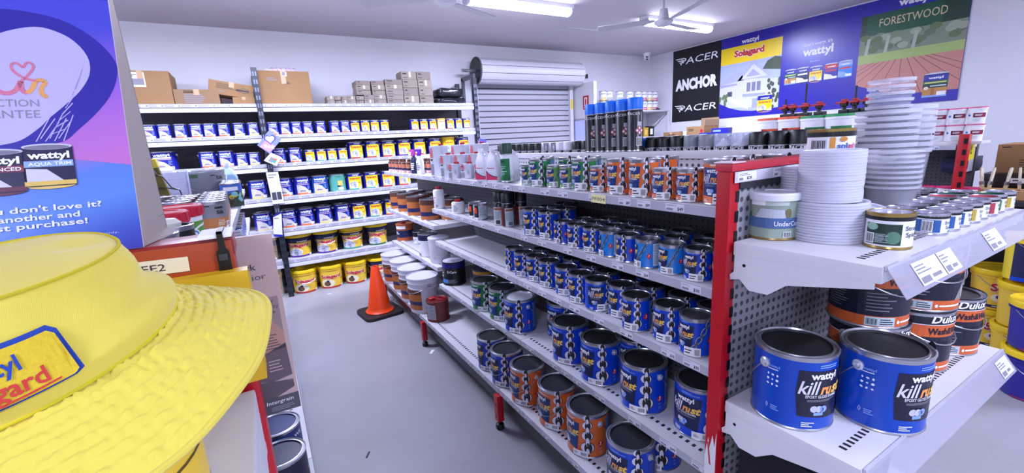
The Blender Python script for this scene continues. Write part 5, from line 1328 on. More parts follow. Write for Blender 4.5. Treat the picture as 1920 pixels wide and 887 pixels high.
def grad_mat(stops):
    m = bpy.data.materials.new('printed_gradient'); m.use_nodes = True; nt = m.node_tree; p = nt.nodes['Principled BSDF']; L = nt.links.new
    tc = nt.nodes.new('ShaderNodeTexCoord'); sp = nt.nodes.new('ShaderNodeSeparateXYZ'); L(tc.outputs['Object'], sp.inputs[0])
    mr = nt.nodes.new('ShaderNodeMapRange'); mr.inputs['From Min'].default_value = 1.4085; mr.inputs['From Max'].default_value = 1.70; L(sp.outputs[2], mr.inputs[0])
    mx = nt.nodes.new('ShaderNodeMath'); mx.operation = 'MULTIPLY_ADD'; mx.inputs[1].default_value = -.9; L(sp.outputs[0], mx.inputs[0])
    ad = nt.nodes.new('ShaderNodeMath'); ad.operation = 'ADD'; mx.inputs[2].default_value = -.11; L(mr.outputs[0], ad.inputs[0]); L(mx.outputs[0], ad.inputs[1])
    r = nt.nodes.new('ShaderNodeValToRGB')
    while len(r.color_ramp.elements) < len(stops): r.color_ramp.elements.new(.5)
    for e, (q, c) in zip(r.color_ramp.elements, stops): e.position = q; e.color = lin(c)
    L(ad.outputs[0], r.inputs[0]); L(r.outputs[0], p.inputs['Base Color']); p.inputs['Roughness'].default_value = .3; return m


GUP = grad_mat([(.30, '#c272ba'), (.48, '#b06ec2'), (.66, '#8a60cc'), (.86, '#4a4cc0'), (1.0, '#4a4ac4')]); GLO = grad_mat([(0, '#33309a'), (.1, '#3c55b8'), (.22, '#5a86d4'), (.33, '#5a7ed2'), (.42, '#9a74b8')])
HB, HIN = mat('#312b96', .3), mat('#b9b0de', .35)
A = Art(); XO = -.228
U = lambda x: x - XO
A.rect(U(XL_), 0, U(XR), .11, GLO, 1)
A.poly([(U(XL_), .118), (U(-.23), .112), (U(-.17), .1067), (U(XR), .097), (U(XR), ST), (U(XL_), ST)], GUP, 2); A.rect(U(XL_), .302, U(XR), ST, HB, 3)
hp = [(0, .275), (.014, .281), (.040, .279), (.065, .271), (.088, .252), (.1035, .226), (.104, .205), (.095, .180), (.080, .158), (.064, .140), (.052, .128), (.030, .1225), (.020, .120), (0, .118)]
hi = [(0, .236), (.012, .252), (.040, .262), (.060, .256), (.073, .244), (.081, .226), (.080, .206), (.070, .186), (.055, .168), (.042, .154), (.034, .144), (.018, .130), (0, .125)]
def smooth2(p, n=4):
    o = []
    for i in range(len(p) - 1):
        a_, b_, c_, d_ = p[max(0, i - 1)], p[i], p[i + 1], p[min(len(p) - 1, i + 2)]
        for k in range(n):
            t_ = k / n; o.append(tuple(.5 * (2 * b_[j] + (c_[j] - a_[j]) * t_ + (2 * a_[j] - 5 * b_[j] + 4 * c_[j] - d_[j]) * t_ ** 2 + (3 * b_[j] - a_[j] - 3 * c_[j] + d_[j]) * t_ ** 3) for j in (0, 1)))
    return o + [p[-1]]


hp, hi = smooth2(hp), smooth2(hi)
A.poly(hp + [(-x, y) for x, y in hp[::-1][1:-1]], HB, 4); A.poly([(-x, y) for x, y in hi[::-1][:-1]] + hi, HIN, 5)
for k in range(9): A.line([(.077 - k * .0028, .222 - k * .010), (.070 - k * .0034, .196 - k * .0075)], .0007 + .0003 * (k % 2), HIN, 6)
for k in range(7): A.line([(.044 + k * .003, .158 - (k % 3) * .004), (.030 + k * .0036, .128 + (k % 2) * .003)], .0009, HIN, 6)
wp = mat('#d0768e', .4); oy = mat('#e0a05a', .4)
for pts in ([(.004, .196), (.006, .186), (.012, .183), (.019, .186), (.024, .197)], [(.024, .197), (.024, .187), (.028, .183)], [(-.03, .196), (-.024, .184), (-.014, .184), (-.008, .196), (-.014, .198), (-.024, .198), (-.03, .196)]): A.line(smooth2(pts), .0046, wp, 7)
A.line(smooth2([(.028, .183), (.033, .190), (.036, .198), (.043, .197), (.039, .188), (.040, .181), (.0435, .179)]), .0044, oy, 7.3)
A.line(smooth2([(.024, .197), (.030, .204), (.035, .213), (.034, .218), (.030, .2185), (.027, .213), (.023, .2175), (.019, .217), (.018, .212), (.021, .206), (.028, .200), (.036, .198)]), .0024, wp, 7.6)
A.text('SATISFACTION', -.036, .036, .168, .0085, GREYINK, 7, .0); A.text('GUARANTEE', -.036, .036, .155, .0095, GREYINK, 7, .0)
def bigcan(x0, x1, y0, y1, c1, c2, nm, foot):
    w, h = x1 - x0, y1 - y0; xm = (x0 + x1) / 2
    A.ell(xm, y0 + .003, w / 2, .004, foot, 8); A.rect(x0, y0 + .002, x1, y1 - .003, mat('#17143f', .35), 9); A.ell(xm, y1 - .003, w / 2, .0035, SILVER, 10); A.ell(xm, y1 - .0037, w / 2 - .002, .0025, mat('#77758a', .4), 11)
    wattyl(A, x0 + .1 * w, x1 - .08 * w, y1 - h * .33, h * .16, PAPER, 11); A.rect(x0 + .02 * w, y1 - h * .52, x1 - .02 * w, y1 - h * .38, c1, 10); A.text(nm, x0 + .1 * w, x1 - .06 * w, y1 - h * .49, h * .08, PAPER, 11, .02)
    A.rect(x0, y0 + .003, x1, y0 + h * .16, foot, 11); A.poly([(x0 + .05 * w, y0 + h * .16), (x0 + .75 * w, y0 + h * .16), (x0 + .45 * w, y0 + h * .42), (x0 + .05 * w, y0 + h * .45)], mat('#c9c5d8', .4), 11)
bigcan(.018, .058, .076, .125, LBLUE, None, 'AQUA TRIM', mat('#d9b85a', .4)); bigcan(-.024, .0195, .072, .121, mat('#7a2440', .4), None, 'ADVANCED', mat('#5a1f3a', .4))
for tx, x1_, y in (("And you don't love it?", .0755, .0515), ('Buy another and', .057, .0425), ('get your first purchase!', .0625, .034)):
    A.text(tx, x1_ - len(tx) * .0056, x1_, y, .0065, mat('#dfe0f4', .4), 7, .02)
A.text('Claim up to $250. Customers only.', -.01, .087, .0195, .0024, mat('#b9bce8', .4), 7, .0); A.text('Promoter is Hempel Australia', -.01, .045, .0145, .0022, mat('#b9bce8', .4), 7, .0)
A.clip(U(XL_), U(XR), 0, ST)
A.build('print', on_plane((XO, .62, 1.4085), (1, 0, 0), (0, vy, vz)), t, eps=.00015); tag(t, 'standing display card with a purple brush heart and pictured tins, on the orange rail', 'display card')

# ------------------------------------------------------------------ the yellow bucket hat over a tin
tin('hattin', .083, .163, mat('#e6bd1c', .4), lambda A: (A.rect(-.26, .01, .26, .15, mat('#e9c33a', .4), 1), [A.line([(.02 + k * .004, .05 + k * .012), (.10, .055 + k * .012)], .003, ORANGE if k % 2 else mat('#5a4a1c', .5), 2) for k in range(8)], [A.poly([(-.03, .03 + k * .04), (-.015, .04 + k * .04), (0, .03 + k * .04), (0, .05 + k * .04), (-.015, .06 + k * .04), (-.03, .05 + k * .04)], REDT if k % 2 else GREYINK, 2) for k in range(3)]), su=1.0, seg=48, lid=YEL)
put('hattin', (-.165, .452, 1.2004), .55, 'yellow tin with orange print under the bucket hat', 'paint tin')
hat = thing('bucket_hat', (-.1665, .4407, 1.365))
nrm = Vector((sin(-.2094), sin(-.1684), 1)).normalized(); hu = Vector((0, 1, 0)).cross(nrm).normalized(); hv = nrm.cross(hu)
HM = Matrix(((hu.x, hv.x, nrm.x), (hu.y, hv.y, nrm.y), (hu.z, hv.z, nrm.z)))


def cloth_mat(col, quilt):
    m = bpy.data.materials.new('yellow_cotton'); m.use_nodes = True; nt = m.node_tree; p = nt.nodes['Principled BSDF']; L = nt.links.new
    tc = nt.nodes.new('ShaderNodeTexCoord'); w = nt.nodes.new('ShaderNodeTexWave'); w.inputs['Scale'].default_value = 420; w.inputs['Distortion'].default_value = .6
    n = nt.nodes.new('ShaderNodeTexNoise'); n.inputs['Scale'].default_value = 90 if quilt else 40; n.inputs['Detail'].default_value = 3
    L(tc.outputs['Object'], w.inputs['Vector']); L(tc.outputs['Object'], n.inputs['Vector'])
    b = nt.nodes.new('ShaderNodeBump'); b.inputs['Strength'].default_value = .12; b.inputs['Distance'].default_value = .0005; L(w.outputs['Fac'], b.inputs['Height'])
    b2 = nt.nodes.new('ShaderNodeBump'); b2.inputs['Strength'].default_value = .5 if quilt else .15; b2.inputs['Distance'].default_value = .002; L(n.outputs['Fac'], b2.inputs['Height']); L(b.outputs[0], b2.inputs['Normal'])
    p.inputs['Base Color'].default_value = lin(col); p.inputs['Roughness'].default_value = .85; L(b2.outputs[0], p.inputs['Normal'])
    try: p.inputs['Sheen Weight'].default_value = .25
    except KeyError: pass
    return m


YC, YQ = cloth_mat('#e2cf4e', False), cloth_mat('#e6d350', True)
RS, RM, RT, HMID, HT, RB, HBR = .0936, .0940, .0737, .0150, .0700, .1465, .033


def crown_pt(a, s):
    """s 0 seam at the brim .. 1 top seam .. 2 centre of the top"""
    ca, sa = cos(a), sin(a)
    nz = noise.noise(Vector((ca * 1.5, sa * 1.5, s * 1.6 + 4)))
    zt_ = HT - .0099 * ca - .0015 * sa
    if s <= .35:
        t = s / .35; r = RS + (RM - RS) * t; ox, oy = .0045 * t, -.0012 * t; z = HMID * t
    elif s <= 1:
        t = (s - .35) / .65; w_ = min(1, max(0, (cos(a - .75) + .15) / .75)); e = (1 - w_) * t ** .62 + w_ * (.88 * min(1, t / .2) + .12 * t); r = RM + (RT - RM) * e; ox, oy = .0045 + .0033 * e, -.0012 + .0018 * e; z = HMID + (zt_ - HMID) * t
        r += .0035 * sin(pi * t) * noise.noise(Vector((ca * 2.2, sa * 2.2, t * 2 + 7))) * 2
    else:
        t = s - 1; r = RT * (1 - t); ox, oy = .0078, .0006; z = zt_ * (1 - t) + HT * t + .006 * sin(pi / 2 * t) - .010 * sin(pi * t) * max(0, noise.noise(Vector((ca * r * 20, sa * r * 20, 2))))
    r += min(1, s) * .004 * nz * (1 if s < 1 else (2 - s))
    return HM @ Vector((ox + ca * r, oy + sa * r, z))


def grid(mb, fn, na, ns, m, closed=True):
    vs = [fn(2 * pi * i / na, j) for j in range(ns + 1) for i in range(na)]
    mb.add(vs, [(j * na + i, j * na + (i + 1) % na, (j + 1) * na + (i + 1) % na, (j + 1) * na + i) for j in range(ns) for i in range(na)], m); return mb


cr = MB(); grid(cr, lambda a, j: crown_pt(a, j / 14), 96, 27, YC); cr.build('crown', hat, smooth=80)


def brim_pt(a, q, top=True):
    ca, sa = cos(a), sin(a)
    aw = (a + pi) % (2 * pi) - pi
    r = RS - .002 + (RB - RS + .002) * q + q * q * (.008 * math.exp(-((aw - .22) / .25) ** 2) - .010 * math.exp(-((aw - .95) / .42) ** 2))
    z = q ** 1.12 * (-HBR - .0125 * ca + .0027 * sa + .0038 * cos(2 * a) + .0054 * sin(2 * a)) + .004 * q * noise.noise(Vector((ca * 1.9, sa * 1.9, 9)))
    if .05 < q < .95:
        z += .0016 * abs(sin(q * 30)) + .0034 * noise.noise(Vector((ca * 26, sa * 26, q * 9))) * abs(sin(q * 30))
    return HM @ (Vector((ca * r, sa * r, z if top else z - .0022)))


br_ = MB(); grid(br_, lambda a, j: brim_pt(a, j / 64), 380, 64, YQ); grid(br_, lambda a, j: brim_pt(a, j / 6, False), 190, 6, YQ); br_.build('brim', hat, smooth=80)
MB().tube([brim_pt(2 * pi * i / 160, 1.0) + HM @ Vector((0, 0, -.001)) for i in range(160)], .0028, YC, 8, closed=True).build('edge_binding', hat)
MB().tube([crown_pt(2 * pi * i / 120, 1.0) for i in range(120)], .0012, mat('#c9b81c', .8), 6, closed=True).build('top_seam', hat)
MB().tube([crown_pt(2 * pi * i / 120, 0.02) for i in range(120)], .0013, mat('#d9c81e', .8), 6, closed=True).build('brim_seam', hat)
# sewn patch on the crown
A = Art(); pw, ph = .036, .0165
PB1, PR1 = mat('#1c3f9a', .8, bump=.5), mat('#c8352c', .8, bump=.5)
A.poly([(-pw, -ph + .004), (-pw + .004, -ph), (pw - .004, -ph), (pw, -ph + .004), (pw, ph - .004), (pw - .004, ph), (-pw + .004, ph), (-pw, ph - .004)], PB1, 1)
A.poly([(-pw + .0026, -ph + .0055), (-pw + .0055, -ph + .0026), (pw - .0055, -ph + .0026), (pw - .0026, -ph + .0055), (pw - .0026, ph - .0055), (pw - .0055, ph - .0026), (-pw + .0055, ph - .0026), (-pw + .0026, ph - .0055)], mat('#d9bb28', .85, var=.15, scale=300, bump=.5), 2)
A.text('wattyl', -.018, .013, .0015, .0085, PB1, 3, .02); A.text('Solagard', -.024, .021, -.0095, .0088, PR1, 3, .018); A.line([(-.024, -.0118), (.025, -.0108)], .0007, PR1, 3)
PA = radians(-80)


def patch_fn(x, y, l):
    a = PA + x / RS; s = .50 + y / HT * .92
    p = crown_pt(a, s); q = HM @ Vector((cos(a), sin(a), .15)).normalized(); return p + q * (.0016 + l * 3.2)


A.build('patch', patch_fn, hat, cut=.004)
tag(hat, 'yellow cotton bucket hat with a blue-edged patch, lying over a tin', 'hat')

# ------------------------------------------------------------------ stock on our gondola
ZL, ZM = 1.2454, 1.0004
GRT = mat('#7d8088', .4)
def art_sik(A): A.rect(-.27, .006, .27, .075, mat('#bd7844', .45), 1); A.text('Sik', .0, .05, .10, .026, INK, 2, .03); A.rect(-.005, .135, .045, .15, INK, 2); A.rect(-.16, .14, -.08, .17, REDT, 2); A.greek(-.06, -.02, .15, .165, 1, INK, 2); A.text('Cetol', .005, .04, .05, .012, PAPER, 2, .01); A.greek(.0, .05, .02, .045, 3, CREAM, 2); A.rect(.055, .01, .085, .045, PAPER, 2); A.barcode(.06, .08, .013, .04, 4, False)
tin('sik', .05, .104, GRT, art_sik, seg=32, lid=mat('#c9cad2', .3, .7)); tin('sik4', .11, .195, GRT, lambda A: (A.rect(-.27, .006, .27, .035, mat('#bd7844', .45), 1), A.text('Sik', .06, .11, .14, .022, INK, 2, .03), A.rect(-.09, .155, -.03, .175, mat('#40603a', .5), 2), A.greek(.03, .06, .16, .17, 1, INK, 2)), su=1.0, seg=40, lid=mat('#9a9ba2', .3, .7), ears=True, handle=True, drop=.08)
for i in range(6): put('sik', (-.172 - .004 * i, 2.0 + i * .112, ZL), .35, 'grey and orange tin in the row at the aisle, %s back from the red-lidded tubs' % ORD[i], 'paint tin', 'grey and orange tins')
for i in range(4): put('sik', (-.29, 2.10 + i * .12, ZL), .1, 'grey and orange tin in the inner row, %s back from the red-lidded tubs' % ORD[i], 'paint tin', 'grey and orange tins')
put('sik', (-.395, 2.52, ZL), -.2, 'grey and orange tin standing alone beside the olive brush pad', 'paint tin', 'grey and orange tins')
put('sik4', (-.285, 3.25, ZL), .1, 'large grey tin with a wire handle beside the blue liquid jug', 'paint tin')
t = thing('liquid_jug', (-.175, 3.62, ZL)); cj = mat('#bfdcf2', .2, alpha=.55)
loft(MB(), [rg(.10, .09, .02, 0), rg(.105, .095, .02, .005), rg(.105, .095, .02, .13), rg(.07, .07, .02, .18), rg(.04, .04, .015, .195), rg(.036, .036, .012, .21)], cj).build('body', t)
loft(MB(), [rg(.096, .086, .02, .004), rg(.099, .089, .02, .12)], mat('#3f9be0', .25)).build('liquid', t); MB().lathe([(0, .208), (.02, .208), (.02, .228), (0, .229)], PAPER, 16).build('cap', t)
A = Art(); A.rect(.0, .03, .05, .10, BLUEW, 1); A.build('label', on_plane((0, -.048, 0), (1, 0, 0), (0, 0, 1)), t); tag(t, 'clear jug of bright blue liquid with a white cap on our gondola', 'jug')
tin('sky', .048, .13, mat('#2b56a8', .4), lambda A: (A.rect(-.15, .075, .15, .125, mat('#3a62c0', .4), 1), A.rect(-.15, .004, .15, .075, mat('#2f4a36', .5), 1), [A.ell(random.uniform(-.1, .1), random.uniform(.02, .08), .012, .012, (mat('#7fc3c9', .5), LEAF, mat('#d8c63a', .5), mat('#3a2a20', .5))[k % 4], 2 + k % 3, 8) for k in range(26)], A.rect(-.05, .09, .02, .11, PAPER, 3)), su=1.0, seg=32, lid=mat('#d5d6de', .3, .6))
for i, (x, y) in enumerate(((-.135, 2.78), (-.138, 2.90), (-.142, 3.03), (-.15, 3.16))): put('sky', (x, y, ZL), .3, 'small tin with a garden picture label, %s along the aisle past the grey tins' % ORD[i], 'paint tin', 'garden picture tins')
def tub(key, lidc):
    t = thing('plastic_tub'); MB().lathe([(0, 0), (.058, 0), (.060, .004), (.066, .105), (0, .105)], PAPER, 36).build('body', t)
    q = MB().lathe([(.066, .100), (.071, .100), (.0725, .106), (.0715, .128), (.068, .131), (.06, .131), (.058, .128), (0, .128)], lidc, 40)
    for k in range(20): a = 2 * pi * k / 20; q.box(-.002, -.0735, .106, .002, -.072, .126, lidc, M=Matrix.Rotation(a, 4, 'Z'))
    q.build('lid', t); A = Art(); A.rect(-.15, .012, .15, .085, mat('#5a9a3a', .45), 1); A.ell(.02, .045, .022, .020, PAPER, 2); A.ring(.02, .045, .017, .016, .004, BLUE2, 3); A.line([(-.02, .015), (.0, .05), (.04, .07), (.07, .075)], .006, PAPER, 2); A.build('label', on_cyl(.060, .066, .105), t, cut=.008); _T[key] = t
tub('tub', mat('#c8203a', .4))
put('tub', (-.225, 1.56, ZL), .4, 'white tub with a red lid and green label, farther of the pair', 'tub', 'red-lidded tubs'); put('tub', (-.243, 1.405, ZL), 0, 'white tub with a red lid and green label, partly behind the display card', 'tub', 'red-lidded tubs')
tin('blackcap', .050, .11, mat('#1a1a1e', .4), lambda A: A.greek(-.05, .05, .03, .08, 4, PAPER, 1, .4), su=1.0, seg=28, lid=mat('#26262a', .4))
for i, (x, y) in enumerate(((-.20, 1.27), (-.215, 1.15))):
    o = put('blackcap', (x, y, ZL), .2, 'black tin with a white spout cap, %s the red-lidded tubs' % ('next to' if i == 0 else 'one away from'), 'paint tin', 'black spout tins')
MB().lathe([(0, .104), (.026, .104), (.028, .116), (.018, .126), (0, .128)], mat('#d9d8cc', .4), 20).build('spout_cap', _T['blackcap'])
for o in [q for q in COL.objects if q.get('label', '').startswith('black tin with a white spout cap, one away')]:
    c = [q for q in _T['blackcap'].children if q.name.startswith('spout')][0].copy(); COL.objects.link(c); c.parent = o
t = thing('picture_box', (-.40, 1.95, ZL)); MB().box(-.06, -.05, 0, .06, .05, .125, mat('#4a9be0', .4), bev=.003).build('body', t); A = Art(); A.poly([(-.06, .0), (.06, .0), (.06, .06), (.02, .08), (-.01, .06), (-.06, .07)], LEAF, 1); A.rect(-.06, .09, .06, .12, mat('#9fd0f4', .4), 1); A.build('print', on_plane((0, -.05, 0), (1, 0, 0), (0, 0, 1)), t); tag(t, 'small box printed with a blue sky behind the red-lidded tubs', 'box')
t = thing('brush_pad', (-.40, 2.72, ZL)); ol = mat('#6d6430', .9, var=.35, scale=70, bump=.6)
M = Matrix.Rotation(-.16, 4, 'Y') @ Matrix.Rotation(.1, 4, 'X'); MB().box(-.065, -.02, .0, .03, .02, .27, ol, M=M, bev=.01).build('fleece', t, smooth=60); MB().box(-.062, -.022, .235, .032, .022, .275, mat('#d8c83a', .5), M=M).build('label', t); tag(t, 'tall olive fleece pad leaning beside the display card', 'paint pad')
t = thing('roller_frame', (-.36, 2.66, ZL))
MB().tube([(-.06, 0, .20), (-.035, 0, .19), (-.01, 0, .135), (.02, 0, .12), (.03, 0, .06), (.05, 0, .004)], .0028, BLACK, 6).build('wire', t); MB().tube([(-.085, 0, .26), (-.06, 0, .20)], .008, BLACK, 8).build('grip', t); MB().tube([(-.08, .005, .135), (-.03, .005, .135), (.02, .005, .12)], .0028, BLACK, 6).build('cross_wire', t); tag(t, 'black wire roller frame propped before the white paint tray', 'roller frame')
t = thing('paint_tray', (-.41, 3.10, ZL)); w = mat('#cfd3ee', .4); M = Matrix.Rotation(radians(78), 4, 'X')
q = MB(); q.box(-.06, 0, 0, .06, .20, .004, w, M=M); [q.box(-.05, .04 + k * .04, .004, .05, .055 + k * .04, .009, w, M=M) for k in range(4)]; q.box(-.064, 0, 0, -.058, .20, .03, w, M=M); q.box(.058, 0, 0, .064, .20, .03, w, M=M); q.build('tray', t); tag(t, 'white ribbed paint tray standing upright behind the black wire frame', 'paint tray')
tin('bluesm', .05, .127, mat('#20409a', .35), lambda A: art_wattyl(A), seg=28, lid=mat('#d5d6de', .3, .6))
for i, (k, y) in enumerate((('sik', 2.62), ('sik', 2.76), ('bluesm', 2.92), ('bluesm', 3.05), ('bluesm', 3.18), ('bluesm', 3.31), ('bluesm', 3.44), ('bluesm', 3.57))):
    put(k, (-.172, y, ZM), .5, '%s, %s along on the shelf below the grey and orange tins' % ('grey tin' if k == 'sik' else 'small blue tin', ORD[i]), 'paint tin', 'tins on the lower shelf of our gondola')
tin('navy4', R4, H4, mat('#1a1c3c', .35), lambda A: (A.text('Professional', .06, .15, .10, .012, PAPER, 1, .01), A.greek(.06, .14, .05, .09, 4, GREYINK, 1)), su=1.0, seg=48, lid=mat('#1b2146', .4), ears=True)
put('navy4', (-.085, 1.69, .2304), .6, 'big navy tin with a navy lid low on our gondola beside the aisle', 'paint tin')
tin('blue4b', R4, H4, mat('#243a86', .35), lambda A: (A.poly([(.0, .02), (.12, .06), (.12, .075), (.0, .04)], LBLUE, 1), A.text('WS', .02, .06, .14, .016, PAPER, 1, .02)), su=1.0, seg=40, ears=True, lid=mat('#22326e', .4))
put('blue4b', (-.09, 1.90, .2304), .5, 'big mid-blue tin behind the navy-lidded tin beside the aisle', 'paint tin')
t = thing('tint_bottle'); MB().lathe([(0, 0), (.026, 0), (.028, .004), (.028, .09), (.014, .108), (.014, .112)], PAPER, 20).build('body', t); MB().lathe([(0, .110), (.018, .110), (.018, .135), (0, .136)], PAPER, 16).build('cap', t); A = Art(); A.rect(-.08, .01, .08, .08, mat('#3f6a42', .5), 1); A.rect(-.08, .055, .08, .08, NAVY, 2); A.greek(-.03, .04, .02, .05, 3, PAPER, 2); A.build('label', on_cyl(.028), t, cut=.01); _T['tint'] = t
for i, (x, y) in enumerate(((-.022, 3.05), (-.020, 3.30), (-.022, 3.55), (-.022, 3.85), (-.022, 4.1))): put('tint', (x, y, .2304), .8, 'white-capped green bottle low at the aisle, %s past the big mid-blue tin' % ORD[i], 'bottle', 'green bottles at the aisle')

# ================================================================== the next gondola beyond, and what stands at its end
g2 = thing('gondola_shelving', (0, 0, 0))
XP = 3.95
for y0, y1 in ((1.04, 2.20), (2.20, 3.40)):
    for z in (1.335, .86, .55, .20): shelf_part(g2, XP, 4.36, y0, y1, z, strip=z > .8, holes=False)
    MB().box(4.36, y0, .1, 4.40, y1, 1.32, peg_mat('#4a4850', '#17171a', .0254, .2, 'YZ') if y0 < 1.1 else PEGD).build('back_panel', g2, smooth=0)
MB().box(4.27, 1.62, 1.588, 4.37, 2.42, 1.60, BLACK, bev=.003).build('gun_bar', g2)
for y in (1.66, 2.38): MB().box(4.35, y, 1.30, 4.37, y + .02, 1.588, BLACK).build('bar_post', g2)
p = MB().box(XP, .985, .02, XP + .05, 1.035, 1.402, RED, bev=.003)
for k in range(18): p.box(XP - .0012, .989, .15 + k * .07, XP + .012, 1.007, .185 + k * .07, BLACK)
p.build('post', g2)
MB().box(4.30, -.60, .02, 5.30, .975, 1.09, mat('#131317', .5)).build('end_counter', g2)  # black colour stands in for the shaded interior below the fascia
MB().box(4.28, -.60, .985, 5.30, .98, 1.125, mat('#121216', .35), bev=.003).build('end_fascia', g2)
MB().box(3.98, -.10, .955, 4.279, .98, .985, mat('#24242a', .5), bev=.003).build('end_shelf', g2)
MB().prism([(.0, .0), (.34, .0), (.34, -.02), (.10, -.16), (0, -.16)], 0, .006, mat('#a9a7b0', .4), lambda a, b, h: (XP + .38 - a * 1.0, 1.04 + h, 1.30 + b)).build('bracket', g2)
A = Art(); A.rect(.14, 1.068, .30, 1.10, PAPER, 1); A.greek(.15, .21, 1.078, 1.092, 1, INK, 2); A.greek(.24, .29, 1.078, 1.092, 1, INK, 2); A.build('end_label', on_plane((4.28, .98, 0), (0, -1, 0), (0, 0, 1)), g2)
tag(g2, 'far gondola with a slotted red post and a black end, beyond the sample pots', 'gondola shelving')


def small_pail(key, col, r, h, lidc):
    t = thing('filler_tub'); MB().lathe([(0, 0), (r * .88, 0), (r * .9, .004), (r, h * .86), (r, h * .86)], PAPER, 32).build('body', t)
    MB().lathe([(r, h * .84), (r * 1.06, h * .85), (r * 1.06, h * .92), (r * 1.03, h), (0, h)], PAPER, 32, mats=[PAPER, PAPER, lidc, lidc]).build('lid', t)
    A = Art(r / .11, h / .26); A.rect(-.05, .10, .10, .165, col, 1); A.greek(-.03, .06, .12, .148, 2, PAPER, 2, .55); A.poly([(-.125, .12), (-.09, .118), (-.085, .125), (-.085, .148), (-.125, .145)], BLUE2, 1); A.greek(-.05, .05, .03, .08, 4, PALE, 1, .5); A.rect(-.05, .10, -.0, .165, col, 1)
    A.build('label', on_cyl(r * .9, r, h * .86), t, cut=r * .12); _T[key] = t


small_pail('fo', mat('#e2552c', .4), .100, .262, mat('#ee6a40', .4)); small_pail('fg', mat('#1a7f45', .4), .100, .255, mat('#2a9a58', .4)); small_pail('fm', mat('#8a1f44', .4), .044, .108, mat('#d8608a', .4)); small_pail('fmb', mat('#8a1f44', .4), .052, .13, mat('#d2326e', .4))
for i, (k, y) in enumerate((('fo', 2.335), ('fo', 2.153), ('fg', 1.966), ('fg', 1.775))):
    put(k, (4.10, y + .005, 1.3354), FACE_AISLE + .25, '%s-banded white tub on the far gondola, the %s' % (('orange', 'orange', 'green', 'green')[i], ('one nearer the black wall poster', 'one touching the green tubs', 'one touching the orange tubs', 'one nearer the cup stacks')[i]), 'tub', 'banded tubs on the far gondola')
t = thing('display_block', (4.10, 1.13, 1.3354)); MB().box(-.09, -.19, 0, .09, .15, .018, SHELFW, bev=.003).build('slab', t); tag(t, 'low white riser under the magenta tubs on the far gondola', 'display riser')
for i in range(6):
    put('fm', (4.10, 1.19 - .094 * (i % 3), 1.3538 + .1085 * (i // 3) - (0 if i < 3 else 0)), FACE_AISLE + .3, 'little white tub with a magenta lid, %s row, %s from the red post' % (('lower', 'upper')[i // 3], ('third', 'second', 'first')[i % 3]), 'tub', 'magenta-lidded tubs')
for i in range(3):
    put('fmb', (4.08, 1.20 - .112 * i, .8604 + .06), FACE_AISLE + .3, 'white tub with a deep magenta lid lower down, %s from the red post' % ('third', 'second', 'first')[i], 'tub', 'deep magenta tubs')
t = thing('display_block', (4.08, 1.09, .8604)); MB().box(-.08, -.18, 0, .08, .18, .0595, mat('#b28a5e', .7), bev=.003).build('slab', t); tag(t, 'brown riser under the deep magenta tubs', 'display riser')


def gun(x, y, rodh, label):
    t = thing('caulking_gun', (x, y, 1.6004))
    MB().lathe([(0, 0), (.022, 0), (.022, .02), (.016, .03), (.016, .05), (.030, .055), (.030, .075), (.016, .08), (0, .08)], BLACK, 18).build('barrel', t)
    h = MB().box(-.03, -.045, .076, .02, .055, .092, RED, bev=.004); h.box(-.016, -.02, .09, .016, .02, .112, RED, bev=.004); h.build('trigger', t)
    MB().tube([(0, 0, .10), (0, 0, .11 + rodh)], .008, mat('#3a3a40', .4, .5), 8).build('rod', t)
    MB().box(-.05, -.05, .0, .03, .02, .028, BLACK, bev=.003).build('cradle', t)
    tag(t, label, 'caulking gun', 'caulking guns')


for i, (y, rh) in enumerate(((2.335, .05), (2.27, .0), (2.165, .17), (2.05, .0), (1.86, .0), (1.785, .10), (1.70, .0))):
    gun(4.32, y, rh, 'red and black caulking gun on the far gondola top, %s from the black poster side' % ORD[i])

# pails on the floor in front of the black end
pail('sb', .118, .132, .262, mat('#2c2790', .38), YELP, lambda A: (A.rect(.02, .02, .14, .15, YELB, 1), house(A, .03, .02, .10, .07, 2), A.text('Solagard', .03, .13, .10, .026, REDT, 3, .04), A.greek(-.10, -.04, .11, .17, 4, PAPER, 2, .4), A.rect(-.15, .002, .16, .014, mat('#7a2a6a', .4), 1)))
pail('sy', .118, .132, .262, YELB, YELP, lambda A: (A.text('Solagard', -.115, .10, .12, .045, PAPER, 2, .09), A.text('Solagard', -.115, .10, .12, .045, REDT, 3, .05), A.ell(-.06, .085, .03, .016, BLUEW, 3, 16), A.ell(-.05, .08, .06, .03, mat('#f4ead0', .5), 2, 16), A.rect(-.15, .018, .15, .034, NAVY, 2), A.greek(-.1, .1, .021, .031, 1, PAPER, 3)), drop=.10)
pail('sl', .128, .142, .27, mat('#efd432', .38), YELP, lambda A: (A.rect(-.19, .0, -.115, .19, NAVY, 2), A.text('wattyl', -.13, -.06, .09, .02, PAPER, 4, .03, rot=0), A.text('Solagard', -.09, .13, .125, .04, PAPER, 4, .09), A.text('Solagard', -.09, .13, .125, .04, REDT, 5, .05), A.greek(-.04, .06, .108, .116, 1, ORANGE, 4), A.ell(.0, .09, .025, .014, BLUEW, 4, 16), A.poly([(-.11, .02), (.0, .02), (.0, .07), (-.11, .09)], mat('#e4e8f4', .5), 3), A.rect(-.08, .035, -.06, .06, DKGREEN, 4), A.rect(-.05, .035, -.02, .055, DKGREEN, 4), A.rect(-.19, .0, .19, .02, BLUE, 5)), drop=.09)
FP = 'pails stacked on the floor'
put('sb', (3.475, .462, .0004), -.75, 'purple-blue pail with a yellow lid on the floor, under its twin', 'paint pail', FP)
put('sb', (3.49, .466, .2685), -.7, 'purple-blue pail with a yellow lid carrying the small white bottle', 'paint pail', FP)
